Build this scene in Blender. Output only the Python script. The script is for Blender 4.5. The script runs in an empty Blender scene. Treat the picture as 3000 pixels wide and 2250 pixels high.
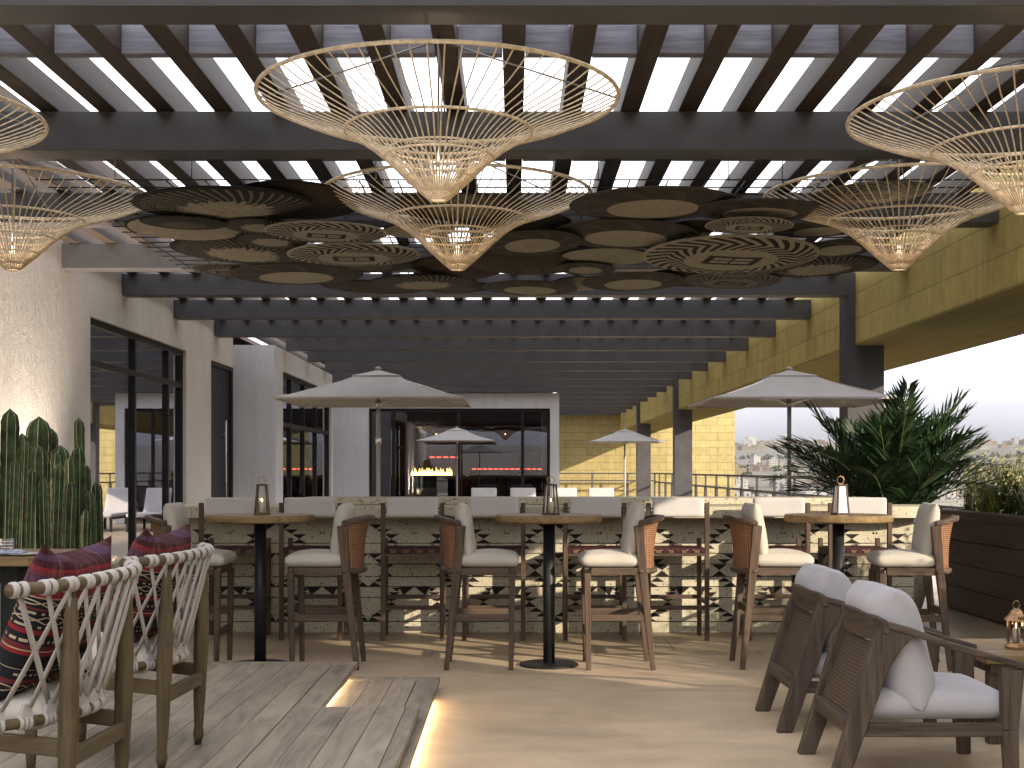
import bpy, math, random
from mathutils import Vector, Matrix
R = math.radians
PI = math.pi
sc = bpy.context.scene
COL = sc.collection
random.seed(7)

# ------------------------------------------------------------------ meshes
class MB:
    """collects shapes and links them as one mesh object"""
    def __init__(s):
        s.v = []; s.f = []; s.mi = []; s.sm = []; s.M = Matrix.Identity(4)
    def _add(s, vs, fs, mi=0, sm=False):
        b = len(s.v)
        s.v += [tuple(s.M @ Vector(p)) for p in vs]
        for f in fs:
            s.f.append([i + b for i in f]); s.mi.append(mi); s.sm.append(sm)
    def box(s, x0, x1, y0, y1, z0, z1, mi=0):
        vs = [(x0,y0,z0),(x1,y0,z0),(x1,y1,z0),(x0,y1,z0),(x0,y0,z1),(x1,y0,z1),(x1,y1,z1),(x0,y1,z1)]
        s._add(vs, [(0,3,2,1),(4,5,6,7),(0,1,5,4),(1,2,6,5),(2,3,7,6),(3,0,4,7)], mi)
        return s
    def bar(s, p, q, w, h, side=None, w2=None, h2=None, mi=0):
        p = Vector(p); q = Vector(q); d = (q - p).normalized()
        if side is None:
            up = Vector((0,0,1)) if abs(d.z) < .9 else Vector((0,1,0))
            sd = d.cross(up).normalized()
        else:
            sd = Vector(side); sd = (sd - d * sd.dot(d)).normalized()
        up = sd.cross(d).normalized()
        w2 = w if w2 is None else w2; h2 = h if h2 is None else h2
        vs = []
        for c, a, b in ((p, w, h), (q, w2, h2)):
            for i, j in ((-1,-1),(1,-1),(1,1),(-1,1)):
                vs.append(c + sd * (i*a/2) + up * (j*b/2))
        s._add(vs, [(0,1,2,3),(7,6,5,4),(0,4,5,1),(1,5,6,2),(2,6,7,3),(3,7,4,0)], mi)
        return s
    def poly(s, pts, mi=0):
        s._add(pts, [tuple(range(len(pts)))], mi); return s
    def prism(s, pts, off, mi=0):
        n = len(pts); off = Vector(off)
        vs = [Vector(p) for p in pts] + [Vector(p) + off for p in pts]
        fs = [tuple(range(n))[::-1], tuple(range(n, 2*n))] + [(i, (i+1) % n, n + (i+1) % n, n + i) for i in range(n)]
        s._add(vs, fs, mi); return s
    def tube(s, pts, r, n=8, closed=False, caps=True, mi=0, flat=1.0, ref=None):
        P = [Vector(p) for p in pts]; m = len(P)
        rr = r if isinstance(r, (list, tuple)) else [r]*m
        T = []
        for i in range(m):
            a = P[(i-1) % m] if (closed or i > 0) else P[i]
            b = P[(i+1) % m] if (closed or i < m-1) else P[i]
            T.append((b - a).normalized())
        ref = Vector(ref) if ref else (Vector((0,0,1)) if abs(T[0].z) < .9 else Vector((1,0,0)))
        nrm = (ref - T[0]*ref.dot(T[0])).normalized()
        vs = []
        for i in range(m):
            nrm = (nrm - T[i]*nrm.dot(T[i])).normalized()
            bn = T[i].cross(nrm)
            for k in range(n):
                a = 2*PI*k/n
                vs.append(P[i] + nrm*(math.cos(a)*rr[i]*flat) + bn*(math.sin(a)*rr[i]))
        fs = []
        for i in range(m if closed else m-1):
            j = (i+1) % m
            for k in range(n):
                l = (k+1) % n
                fs.append((i*n+k, i*n+l, j*n+l, j*n+k))
        if caps and not closed:
            fs.append(tuple(range(n))[::-1]); fs.append(tuple((m-1)*n + k for k in range(n)))
        s._add(vs, fs, mi, True); return s
    def lathe(s, prof, n=24, c=(0,0,0), mi=0, sm=True, sx=1, sy=1, cap=True):
        vs = []; fs = []; m = len(prof)
        for (r, z) in prof:
            for k in range(n):
                a = 2*PI*k/n
                vs.append((c[0]+r*math.cos(a)*sx, c[1]+r*math.sin(a)*sy, c[2]+z))
        for i in range(m-1):
            for k in range(n):
                l = (k+1) % n
                fs.append((i*n+k, i*n+l, (i+1)*n+l, (i+1)*n+k))
        if cap:
            fs.append(tuple(range(n))[::-1]); fs.append(tuple((m-1)*n+k for k in range(n)))
        s._add(vs, fs, mi, sm); return s
    def pillow(s, w, d, h, p=3.0, pinch=.08, n=14, wr=.0, mi=0, seed=0, bot=1.0):
        rnd = random.Random(seed); ph = [rnd.uniform(0, 6.3) for _ in range(4)]
        vs = []; idx = {}
        for side in (1, -1):
            for i in range(n+1):
                for j in range(n+1):
                    u = math.sin(PI/2*(2*i/n-1)); v = math.sin(PI/2*(2*j/n-1))
                    edge = i in (0, n) or j in (0, n)
                    if side == -1 and edge:
                        idx[(side,i,j)] = idx[(1,i,j)]; continue
                    t = max(0, (1-abs(u)**p)*(1-abs(v)**p))**.5
                    x = w/2*u*(1-pinch*(1-v*v)); y = d/2*v*(1-pinch*(1-u*u))
                    z = side*h/2*t*(1 if side == 1 else bot)
                    if wr: z += wr*t*(math.sin(u*5+v*3+ph[0])*.5+math.sin(v*7-u*2+ph[1])*.5)*side
                    idx[(side,i,j)] = len(vs); vs.append((x,y,z))
        fs = []
        for side in (1,-1):
            for i in range(n):
                for j in range(n):
                    q = [idx[(side,i,j)], idx[(side,i+1,j)], idx[(side,i+1,j+1)], idx[(side,i,j+1)]]
                    fs.append(tuple(q if side == 1 else q[::-1]))
        s._add(vs, fs, mi, True); return s
    def cush(s, w, d, h, r, dome=.02, n=14, mi=0, wr=0, seed=0):
        """box cushion with rounded edges and a soft top"""
        rnd = random.Random(seed); ph = [rnd.uniform(0,6.3) for _ in range(3)]
        W = Vector((w/2, d/2, h/2)); I = Vector([max(.001, a-r) for a in W]); key = {}; vs = []; fs = []
        def put(p):
            k = tuple(round(a, 5) for a in p)
            if k in key: return key[k]
            q = Vector([p[i]*W[i] for i in range(3)]); c = Vector([max(-I[i], min(I[i], q[i])) for i in range(3)]); e = q-c
            if e.length > 1e-9: e = e.normalized()*min(r, W.z) if r <= W.z else e.normalized()*r
            q = c+Vector((e.x, e.y, e.z*min(1, W.z/r)))
            b = (1-p[0]**2)*(1-p[1]**2); q.z += dome*b*(1 if p[2] > 0 else -.3)*abs(p[2])
            if wr: q.z += wr*b*(math.sin(p[0]*4+ph[0])+math.sin(p[1]*5+p[0]*2+ph[1]))*(1 if p[2] > 0 else 0)
            bulge = 1+.018*(1-p[2]**2); q.x *= bulge; q.y *= bulge
            key[k] = len(vs); vs.append(q); return key[k]
        g = [math.sin(PI/2*(2*i/n-1)) for i in range(n+1)]; m = 6; gz = [-1+2*i/m for i in range(m+1)]
        def face(fa, ga, gb, flip):
            for i in range(len(ga)-1):
                for j in range(len(gb)-1):
                    q = [put(fa(ga[i],gb[j])), put(fa(ga[i+1],gb[j])), put(fa(ga[i+1],gb[j+1])), put(fa(ga[i],gb[j+1]))]
                    fs.append(q[::-1] if flip else q)
        face(lambda a,b: (a,b,1), g, g, False); face(lambda a,b: (a,b,-1), g, g, True)
        face(lambda a,b: (a,-1,b), g, gz, False); face(lambda a,b: (a,1,b), g, gz, True)
        face(lambda a,b: (-1,a,b), g, gz, True); face(lambda a,b: (1,a,b), g, gz, False)
        s._add(vs, fs, mi, True); return s
    def at(s, M): s.M = M; return s
    def build(s, name, mats, parent=None, bevel=0, seg=2, loc=None):
        me = bpy.data.meshes.new(name)
        me.from_pydata(s.v, [], s.f)
        for m in (mats if isinstance(mats, (list, tuple)) else [mats]): me.materials.append(m)
        me.polygons.foreach_set('material_index', s.mi)
        me.polygons.foreach_set('use_smooth', s.sm)
        me.update()
        o = bpy.data.objects.new(name, me); COL.objects.link(o)
        if parent: o.parent = parent
        if loc: o.location = loc
        if bevel:
            b = o.modifiers.new('bevel', 'BEVEL'); b.width = bevel; b.segments = seg
            b.limit_method = 'ANGLE'; b.angle_limit = R(40); b.harden_normals = False
        return o

def T(x, y, z, rx=0, ry=0, rz=0):
    return Matrix.Translation((x,y,z)) @ Matrix.Rotation(rz,4,'Z') @ Matrix.Rotation(ry,4,'Y') @ Matrix.Rotation(rx,4,'X')

def tag(o, label=None, cat=None, group=None, kind=None):
    if label: o['label'] = label
    if cat: o['category'] = cat
    if group: o['group'] = group
    if kind: o['kind'] = kind
    return o
def thing(name, label, cat, loc=(0,0,0), rz=0, group=None):
    o = bpy.data.objects.new(name, None); COL.objects.link(o)
    o.location = loc; o.rotation_euler = (0,0,rz); o.empty_display_size = .1
    return tag(o, label, cat, group)
def dup(o, parent=None):
    c = o.copy(); COL.objects.link(c)
    if parent: c.parent = parent
    for ch in list(o.children): dup(ch, c)
    return c
def place(proto, used, loc, rz, label, group=None):
    o = proto if not used else dup(proto)
    o.location = loc; o.rotation_euler = (0,0,rz); o['label'] = label
    if group: o['group'] = group
    return o

# ------------------------------------------------------------------ materials
class NT:
    def __init__(s, name):
        s.m = bpy.data.materials.new(name); s.m.use_nodes = True
        s.t = s.m.node_tree; s.n = s.t.nodes; s.l = s.t.links
        s.b = s.n['Principled BSDF']; s.out = s.n['Material Output']
    def set(s, sock, v):
        if isinstance(v, bpy.types.NodeSocket): s.l.new(v, sock)
        elif isinstance(v, (tuple, list)) and len(v) == 3 and sock.type == 'RGBA': sock.default_value = (*v, 1)
        else: sock.default_value = v
    def node(s, ty, ins=None, **kw):
        n = s.n.new(ty)
        for k, v in kw.items(): setattr(n, k, v)
        for k, v in (ins or {}).items(): s.set(n.inputs[k], v)
        return n
    def ma(s, op, a, b=0.0, c=None):
        n = s.node('ShaderNodeMath', {0: a, 1: b}, operation=op)
        if c is not None: s.set(n.inputs[2], c)
        return n.outputs[0]
    def coord(s, scale=(1,1,1), rnd=True, rot=(0,0,0)):
        tc = s.node('ShaderNodeTexCoord').outputs['Object']
        if rnd:
            oi = s.node('ShaderNodeObjectInfo').outputs['Random']
            k = s.node('ShaderNodeVectorMath', {0: tc, 1: (0,0,0)}, operation='ADD')
            cx = s.node('ShaderNodeCombineXYZ', {0: s.ma('MULTIPLY', oi, 7.3), 1: s.ma('MULTIPLY', oi, 3.1), 2: s.ma('MULTIPLY', oi, 5.7)})
            s.l.new(cx.outputs[0], k.inputs[1]); tc = k.outputs[0]
        return s.node('ShaderNodeMapping', {'Vector': tc, 'Scale': scale, 'Rotation': rot}).outputs[0]
    def noise(s, vec, scale=5, detail=4, rough=.55, dist=0):
        return s.node('ShaderNodeTexNoise', {'Vector': vec, 'Scale': scale, 'Detail': detail, 'Roughness': rough, 'Distortion': dist}).outputs[0]
    def ramp(s, fac, stops):
        n = s.node('ShaderNodeValToRGB', {0: fac}); e = n.color_ramp.elements
        while len(e) < len(stops): e.new(.5)
        for el, (p, c) in zip(e, stops): el.position = p; el.color = (*c, 1)
        return n.outputs[0]
    def mix(s, f, a, b, blend='MIX'):
        n = s.node('ShaderNodeMix', data_type='RGBA', blend_type=blend)
        s.set(n.inputs[0], f); s.set(n.inputs[6], a); s.set(n.inputs[7], b)
        return n.outputs[2]
    def bump(s, h, strength=.3, dist=.01, nrm=None):
        n = s.node('ShaderNodeBump', {'Height': h, 'Strength': strength, 'Distance': dist})
        if nrm is not None: s.l.new(nrm, n.inputs['Normal'])
        return n.outputs[0]
    def done(s, col=None, rough=None, nrm=None, metal=None, **kw):
        if col is not None: s.set(s.b.inputs['Base Color'], col)
        if rough is not None: s.set(s.b.inputs['Roughness'], rough)
        if nrm is not None: s.set(s.b.inputs['Normal'], nrm)
        if metal is not None: s.set(s.b.inputs['Metallic'], metal)
        if 'Specular_IOR_Level' not in kw and 'Emission_Color' not in kw and not metal: s.set(s.b.inputs['Specular IOR Level'], .22)
        for k, v in kw.items(): s.set(s.b.inputs[k.replace('_', ' ')], v)
        return s.m

def mul(c, k): return tuple(min(1, x*k) for x in c)
def plain(name, c, rough=.6, var=.15, scale=6, bscale=60, bstr=.15, stretch=(1,1,1), metal=0, bdist=.004):
    t = NT(name); v = t.coord(stretch)
    f = t.noise(v, scale, 5)
    col = t.ramp(f, [(.36, mul(c, 1-var)), (.64, mul(c, 1+var))])
    h = t.noise(v, bscale, 3)
    return t.done(col, t.ramp(f, [(.3, (rough*.85,)*3), (.7, (min(1,rough*1.12),)*3)]), t.bump(h, bstr, bdist), metal)
def wood(name, c, axis='z', rough=.6, var=.45, scale=22, dark=None, k=.06):
    st = {'x': (k,1,1), 'y': (1,k,1), 'z': (1,1,k)}[axis]
    t = NT(name); v = t.coord(st)
    f1 = t.noise(v, scale, 6, .6, .6); f2 = t.noise(v, scale*4, 4, .6); 
    g = t.noise(t.coord((1,1,1)), 2.2, 2)
    c1 = t.ramp(f1, [(.38, dark or mul(c, 1-var)), (.5, c), (.62, mul(c, 1+var*.9))])
    c2 = t.mix(.35, c1, t.ramp(f2, [(.40, mul(c, .35)), (.56, mul(c, 1.25))]))
    c3 = t.mix(t.ma('MULTIPLY', g, .5), c2, mul(c, .7))
    h = t.ma('ADD', f1, t.ma('MULTIPLY', f2, .5))
    return t.done(c3, rough, t.bump(h, .35, .003))
def emit(name, c, s):
    t = NT(name)
    return t.done((0.02,0.02,0.02), .5, Emission_Color=c, Emission_Strength=s)

M = {}
def mats():
    M['metal'] = plain('dark_painted_metal', (.062,.060,.064), .48, .12, 3, 120, .06)
    M['black'] = plain('black_metal', (.012,.012,.013), .45, .2, 8, 200, .05)
    M['rafter'] = wood('dark_stained_timber', (.040,.029,.023), 'y', .6, .4, 14)
    M['header'] = wood('blue_grey_timber', (.15,.15,.18), 'x', .6, .25, 16)  # timber toned bluer and paler than the rafters
    for a in 'xyz':
        M['walnut_'+a] = wood('brown_oak_'+a, (.074,.049,.034), a, .58, .6, 26)
        M['ash_'+a] = wood('olive_ash_'+a, (.088,.063,.034), a, .5, .35, 24)
        M['teak_'+a] = wood('weathered_teak_'+a, (.062,.046,.035), a, .6, .6, 24)
    M['top'] = wood('oak_table_top', (.19,.125,.058), 'x', .5, .35, 18)
    M['planterwood'] = wood('dark_planter_boards', (.095,.064,.046), 'y', .65, .4, 12)
    # stucco
    def stucco(name, c, s=1.0):
        t = NT(name); v = t.coord((1,1,1), rnd=False)
        big = t.noise(v, .9, 4); f = t.noise(v, 55, 5, .65); g = t.noise(t.coord((1,1,.35), rnd=False), 16, 4, .6, 1.0)
        col = t.mix(t.ma('MULTIPLY', f, .25), t.ramp(big, [(.3, mul(c,.92)), (.7, mul(c,1.06))]), mul(c, .8))
        stk = t.noise(t.coord((1,1,.06), rnd=False), 7, 6, .65, .4)
        col = t.mix(t.ma('MULTIPLY', t.ramp(stk, [(.50,(0,0,0)),(.62,(1,1,1))]), .16), col, mul(c, .62))
        n1 = t.bump(g, .45*s, .014); n2 = t.bump(f, .5*s, .006, n1)
        return t.done(col, .92, n2)
    M['stucco'] = stucco('warm_white_stucco', (.66,.63,.595))
    M['stucco2'] = stucco('grey_rough_stucco', (.60,.60,.62), 1.8)
    # yellow sandstone in courses; plane = which object axes carry the courses
    def stone(name, c, plane, bw, bh, mort=.008, off=.5):
        t = NT(name); tc = t.node('ShaderNodeTexCoord').outputs['Object']
        sp = t.node('ShaderNodeSeparateXYZ', {0: tc}).outputs
        ax = {'x': sp[0], 'y': sp[1], 'z': sp[2]}
        v = t.node('ShaderNodeCombineXYZ', {0: ax[plane[0]], 1: ax[plane[1]], 2: 0.0}).outputs[0]
        br = t.node('ShaderNodeTexBrick', {'Vector': v, 'Color1': mul(c,.86), 'Color2': mul(c,1.1), 'Mortar': mul(c,.34), 'Scale': 1.0,
                    'Mortar Size': mort, 'Mortar Smooth': .2, 'Bias': 0.0, 'Brick Width': bw, 'Row Height': bh}, offset=off)
        n1 = t.noise(tc, 5, 6, .65, .5); n2 = t.noise(tc, 70, 4)
        vein = t.noise(t.node('ShaderNodeMapping', {'Vector': tc, 'Rotation': (.5,.6,.7), 'Scale': (1,1,.2)}).outputs[0], 7, 5, .6, 2.5)
        col = t.mix(.35, br.outputs[0], t.ramp(n1, [(.3, mul(c,.6)), (.7, mul(c,1.25))]))
        ws = t.noise(t.node('ShaderNodeMapping', {'Vector': tc, 'Scale': (1,1,.08)}).outputs[0], 5, 6, .7)
        col = t.mix(t.ma('MULTIPLY', t.ramp(ws, [(.48,(0,0,0)),(.64,(1,1,1))]), .28), col, mul(c,.5))
        col = t.mix(t.ma('MULTIPLY', t.ramp(vein, [(.56,(0,0,0)),(.66,(1,1,1))]), .25), col, mul(c, 1.5))
        h = t.ma('ADD', t.ma('MULTIPLY', br.outputs['Fac'], -1.0), t.ma('MULTIPLY', n2, .35))
        return t.done(col, .85, t.bump(h, .5, .008))
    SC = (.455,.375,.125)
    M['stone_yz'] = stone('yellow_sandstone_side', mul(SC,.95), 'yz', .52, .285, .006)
    M['stone_xy'] = stone('yellow_sandstone_soffit_shade', mul(SC,.5), 'yx', 3.0, .285, .005)  # same stone, with the soffit's shade put into the colour
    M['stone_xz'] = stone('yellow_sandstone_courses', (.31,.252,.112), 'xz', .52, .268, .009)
    # floors
    t = NT('tan_concrete_floor'); v = t.coord((1,1,1), rnd=False)
    a = t.noise(v, .8, 5, .6); b = t.noise(t.coord((.7,1.5,1), rnd=False), 2.6, 7, .65, .8); g = t.noise(v, 150, 2)
    c = (.41,.315,.215)
    col = t.mix(.55, t.ramp(a, [(.36, mul(c,.74)), (.64, mul(c,1.2))]), t.ramp(b, [(.36, mul(c,.74)), (.5, c), (.64, mul(c,1.22))]))
    col = t.mix(t.ma('MULTIPLY', g, .2), col, mul(c, .6))
    stn = t.noise(t.coord((1,1,1), rnd=False), 1.7, 8, .7, 1.2)
    col = t.mix(t.ma('MULTIPLY', t.ramp(stn, [(.54,(0,0,0)),(.62,(1,1,1))]), .16), col, mul(c, .5))
    M['floor'] = t.done(col, t.ramp(b, [(.3,(.42,)*3),(.7,(.62,)*3)]), t.bump(t.ma('ADD', b, t.ma('MULTIPLY', g, .2)), .12, .004))
    t = NT('tan_floor_tiles'); tc = t.node('ShaderNodeTexCoord').outputs['Object']
    c = (.33,.255,.17)
    br = t.node('ShaderNodeTexBrick', {'Vector': tc, 'Color1': mul(c,.88), 'Color2': mul(c,1.1), 'Mortar': (.06,.05,.045), 'Scale': 1.0,
                'Mortar Size': .008, 'Mortar Smooth': .1, 'Bias': 0.0, 'Brick Width': 1.22, 'Row Height': .92}, offset=.5)
    b = t.noise(t.coord((.4,2.4,1), rnd=False), 4, 6, .65, .8)
    col = t.mix(.4, br.outputs[0], t.ramp(b, [(.3, mul(c,.6)), (.7, mul(c,1.3))]))
    M['tiles'] = t.done(col, .5, t.bump(t.ma('MULTIPLY', br.outputs['Fac'], -1.0), .4, .004))
    t = NT('grey_oak_deck'); isl = t.node('ShaderNodeNewGeometry').outputs['Random Per Island']
    tc = t.node('ShaderNodeTexCoord').outputs['Object']
    v0 = t.node('ShaderNodeVectorMath', {0: tc}, operation='ADD')
    t.l.new(t.node('ShaderNodeCombineXYZ', {0: t.ma('MULTIPLY', isl, 9), 1: t.ma('MULTIPLY', isl, 31)}).outputs[0], v0.inputs[1])
    def mp(sx, sy): return t.node('ShaderNodeMapping', {'Vector': v0.outputs[0], 'Scale': (sx,sy,1)}).outputs[0]
    f1 = t.noise(mp(1,.13), 9, 6, .62, 1.6); f2 = t.noise(mp(1,.05), 60, 4, .6); f3 = t.noise(mp(1,.35), 2.6, 3, .5, .8)
    c = (.232,.196,.152)
    col = t.ramp(f1, [(.40, mul(c,.2)), (.47, mul(c,.8)), (.58, mul(c,1.55))])
    col = t.mix(.35, col, t.ramp(f2, [(.42, mul(c,.55)), (.58, mul(c,1.3))]))
    col = t.mix(.35, col, t.ramp(f3, [(.40, mul(c,.5)), (.58, mul(c,1.4))]))
    col = t.mix(.4, col, t.mix(isl, mul(c,.75), mul(c,1.2)))
    M['deck'] = t.done(col, .52, t.bump(f2, .2, .002))
    # bar terrazzo
    t = NT('cream_terrazzo'); v = t.coord((1,1,1), rnd=False); c = (.44,.40,.30)
    n1 = t.noise(v, 38, 3, .6); n2 = t.noise(v, 85, 2); n3 = t.noise(v, 1.4, 4)
    col = t.mix(t.ramp(n1, [(.58,(0,0,0)),(.66,(1,1,1))]), t.ramp(n3, [(.3, mul(c,.86)), (.7, mul(c,1.08))]), (.12,.095,.07))
    col = t.mix(t.ramp(n2, [(.60,(0,0,0)),(.66,(1,1,1))]), col, (.20,.165,.115))
    M['terrazzo'] = t.done(col, .7, t.bump(n1, .2, .003))
    M['inlay'] = plain('dark_brown_inlay', (.012,.008,.0075), .7, .2, 20, 90, .1)
    M['redstrap'] = plain('dark_red_leather', (.035,.008,.010), .55, .25, 12, 150, .2)
    M['tanstrap'] = plain('tan_leather', (.11,.065,.042), .6, .2, 12, 150, .2)
    # fabrics
    def fabric(name, c, sc_=420, var=.1):
        t = NT(name); v = t.coord((1,1,1))
        w = t.ma('ADD', t.noise(t.coord((1,.25,1)), sc_, 2), t.noise(t.coord((.25,1,1)), sc_, 2))
        f = t.noise(v, 5, 4)
        sp = t.noise(v, 240, 2)
        col = t.mix(t.ma('MULTIPLY', sp, .45), t.ramp(f, [(.3, mul(c,1-var)), (.7, mul(c,1+var))]), mul(c,.62))
        return t.done(col, .95, t.bump(w, .3, .002, t.bump(f, .3, .02)), Sheen_Weight=.15)
    M['cream'] = fabric('cream_linen', (.40,.365,.315))
    M['grey'] = fabric('pale_grey_linen', (.335,.325,.345))
    M['white'] = fabric('white_canvas', (.43,.41,.405), 300, .05)
    M['umbrella'] = fabric('off_white_canopy', (.43,.41,.405), 200, .06)
    M['rope'] = fabric('ecru_cotton_strap', (.34,.31,.295), 300, .12)
    # woven cane
    def weave(name, c, k, dark=.2, polar=True):
        t = NT(name); sp = t.node('ShaderNodeSeparateXYZ', {0: t.node('ShaderNodeTexCoord').outputs['Object']}).outputs
        h = t.ma('MULTIPLY', t.ma('ARCTAN2', sp[1], t.ma('ADD', sp[0], .135)), .17) if polar else sp[1]
        a = t.ma('SINE', t.ma('MULTIPLY', t.ma('ADD', h, sp[2]), k)); b = t.ma('SINE', t.ma('MULTIPLY', t.ma('SUBTRACT', h, sp[2]), k))
        w = t.ma('ADD', t.ma('MULTIPLY', t.ma('MULTIPLY', a, b), .5), .5)
        n = t.noise(t.coord(), 30, 3)
        w2 = t.ma('MULTIPLY', w, t.ma('ADD', n, .5))
        return t.done(t.ramp(w2, [(.05, mul(c,dark)), (.4, c), (.85, mul(c,1.7))]), .6, t.bump(w, .8, .004))
    M['cane'] = weave('orange_cane_weave', (.16,.078,.040), 230)
    M['cord'] = weave('dark_cord_weave', (.058,.042,.030), 190, .12, False)
    M['rattan'] = plain('natural_rattan', (.78,.66,.49), .55, .2, 30, 120, .1)
    M['cream_stone2'] = plain('pale_limestone_inlay', (.40,.365,.29), .7)
    M['cable'] = plain('steel_cable', (.22,.21,.20), .4, .1, metal=.8)
    M['brass'] = plain('aged_brass', (.30,.18,.09), .35, .3, 20, 90, .1, metal=.9)
    M['steel'] = plain('brushed_steel', (.55,.53,.50), .3, .1, 10, 90, .05, metal=1)
    M['candle'] = plain('ivory_wax', (.5,.46,.38), .5, .06)
    M['flame'] = emit('candle_flame', (1,.55,.18), 14)
    M['bulb'] = emit('warm_bulb', (1,.80,.56), .5)
    M['led'] = emit('warm_led_strip', (1,.70,.40), 26)
    M['redled'] = emit('red_led_strip', (1,.10,.05), 1.2)
    M['fire'] = emit('fire', (1,.55,.10), 5)
    # glass: part mirror, part dark see-through
    def glass(name, tint, refl, rough=0.0):
        t = NT(name); t.n.remove(t.b)
        tr = t.node('ShaderNodeBsdfTransparent', {0: tint}); gl = t.node('ShaderNodeBsdfGlossy', {0: (.9,.92,1.0), 1: rough})
        lw = t.node('ShaderNodeLayerWeight', {0: .35}).outputs[1]
        f = t.ma('MINIMUM', t.ma('ADD', t.ma('MULTIPLY', lw, .8), refl), 1.0)
        mx = t.node('ShaderNodeMixShader', {0: f}); t.l.new(tr.outputs[0], mx.inputs[1]); t.l.new(gl.outputs[0], mx.inputs[2])
        t.l.new(mx.outputs[0], t.out.inputs[0]); return t.m
    M['pane'] = glass('reflective_window_glass', (.35,.35,.4), .38)
    M['pane2'] = glass('far_window_glass', (.75,.75,.78), .10)
    M['glass'] = glass('clear_glass', (.95,.95,.95), .05)
    t = NT('opaque_white_glass'); M['opaque_white'] = t.done((.62,.58,.56), .35)
    # plants
    def leafm(name, c, var=.5):
        t = NT(name); isl = t.node('ShaderNodeNewGeometry').outputs['Random Per Island']
        col = t.ramp(isl, [(0, mul(c,1-var)), (.6, c), (1, mul(c,1+var*1.6))])
        return t.done(col, .5, Subsurface_Weight=0.0)
    M['palm'] = leafm('palm_leaf', (.018,.038,.014))
    M['palmstem'] = plain('palm_stem', (.07,.085,.03), .6)
    M['grassy'] = leafm('yellow_green_blades', (.17,.18,.045), .6)
    M['grassdark'] = leafm('dark_green_blades', (.03,.05,.015), .5)
    M['seed'] = leafm('pale_seed_heads', (.34,.31,.18), .4)
    M['cactus'] = plain('cactus_skin', (.040,.064,.023), .55, .5, 9, 60, .3)
    M['spine'] = plain('cactus_spines', (.50,.47,.33), .8, .3, 60)
    M['soil'] = plain('dark_soil', (.05,.038,.028), .95, .4, 30, 50, .6)
    M['intwall'] = wood('dark_interior_panels', (.045,.024,.018), 'z', .6, .4, 9)
    M['intfloor'] = plain('dark_interior_floor', (.05,.045,.042), .4)
    M['bark'] = plain('bark', (.08,.06,.045), .9)
mats()
# ------------------------------------------------------------------ camera, light
F = 2900.0          # focal length in pixels of a 2212 px wide picture
EYE = 1.367
cam = bpy.data.cameras.new('camera'); co = bpy.data.objects.new('camera', cam); COL.objects.link(co)
co.location = (0,0,EYE); co.rotation_euler = (R(90),0,0)
cam.sensor_width = 36; cam.lens = 36*F/2212; cam.shift_x = -.0018; cam.shift_y = .0834
cam.clip_start = .05; cam.clip_end = 20000
sc.camera = co
CLOUD = 6.3
SUN_EL, SUN_AZ = 17.0, 42.0      # sun stands right of and behind the camera
sd = Vector((math.cos(R(SUN_EL))*math.cos(R(SUN_AZ)), -math.cos(R(SUN_EL))*math.sin(R(SUN_AZ)), math.sin(R(SUN_EL))))
sl = bpy.data.lights.new('sun', 'SUN'); sl.energy = 2.0; sl.angle = R(.6); sl.color = (1,.86,.66)
so = bpy.data.objects.new('sun', sl); COL.objects.link(so)
so.rotation_euler = (-sd).to_track_quat('-Z','Y').to_euler()
w = bpy.data.worlds.new('World'); sc.world = w; w.use_nodes = True
wt = w.node_tree; bg = wt.nodes['Background']
sky = wt.nodes.new('ShaderNodeTexSky'); sky.sky_type = 'NISHITA'; sky.sun_disc = False
sky.sun_elevation = R(SUN_EL); sky.sun_rotation = R(90 + SUN_AZ)
sky.air_density = 1.0; sky.dust_density = 5.0; sky.ozone_density = 1.0
def wn(ty, **kw):
    n = wt.nodes.new(ty)
    for k, v in kw.items(): setattr(n, k, v)
    return n
hs = wn('ShaderNodeHueSaturation'); hs.inputs['Saturation'].default_value = .45
tc = wn('ShaderNodeTexCoord'); mpn = wn('ShaderNodeMapping'); mpn.inputs['Scale'].default_value = (1,1,3)
cn = wn('ShaderNodeTexNoise'); cn.inputs['Scale'].default_value = 2.6; cn.inputs['Detail'].default_value = 6
sx = wn('ShaderNodeSeparateXYZ')
# a bright overcast layer over the clear sky, duller towards the horizon
cr = wn('ShaderNodeValToRGB'); e_ = cr.color_ramp.elements
e_[0].position = .0; e_[0].color = (.13,.13,.142,1); e_[1].position = .20; e_[1].color = (.80,.80,.84,1)
for p_, c_ in ((.02,(.14,.14,.155,1)),(.045,(.22,.22,.242,1)),(.075,(.42,.42,.45,1)),(.11,(.56,.56,.60,1))):
    q_ = e_.new(p_); q_.color = c_
cv = wn('ShaderNodeVectorMath', operation='SCALE'); cv.inputs['Scale'].default_value = CLOUD
cl = wn('ShaderNodeMapRange'); cl.inputs[1].default_value = .3; cl.inputs[2].default_value = .7; cl.inputs[3].default_value = .86; cl.inputs[4].default_value = 1.12
cm = wn('ShaderNodeVectorMath', operation='SCALE')
mx = wn('ShaderNodeMix', data_type='RGBA'); mx.inputs[0].default_value = .92
L_ = wt.links.new
L_(tc.outputs['Generated'], mpn.inputs[0]); L_(mpn.outputs[0], cn.inputs[0]); L_(cn.outputs[0], cl.inputs[0])
L_(tc.outputs['Generated'], sx.inputs[0]); L_(sx.outputs[2], cr.inputs[0]); L_(cr.outputs[0], cv.inputs[0]); L_(cv.outputs[0], cm.inputs[0]); L_(cl.outputs[0], cm.inputs['Scale'])
L_(sky.outputs[0], hs.inputs['Color']); L_(hs.outputs[0], mx.inputs[6]); L_(cm.outputs[0], mx.inputs[7])
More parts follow.
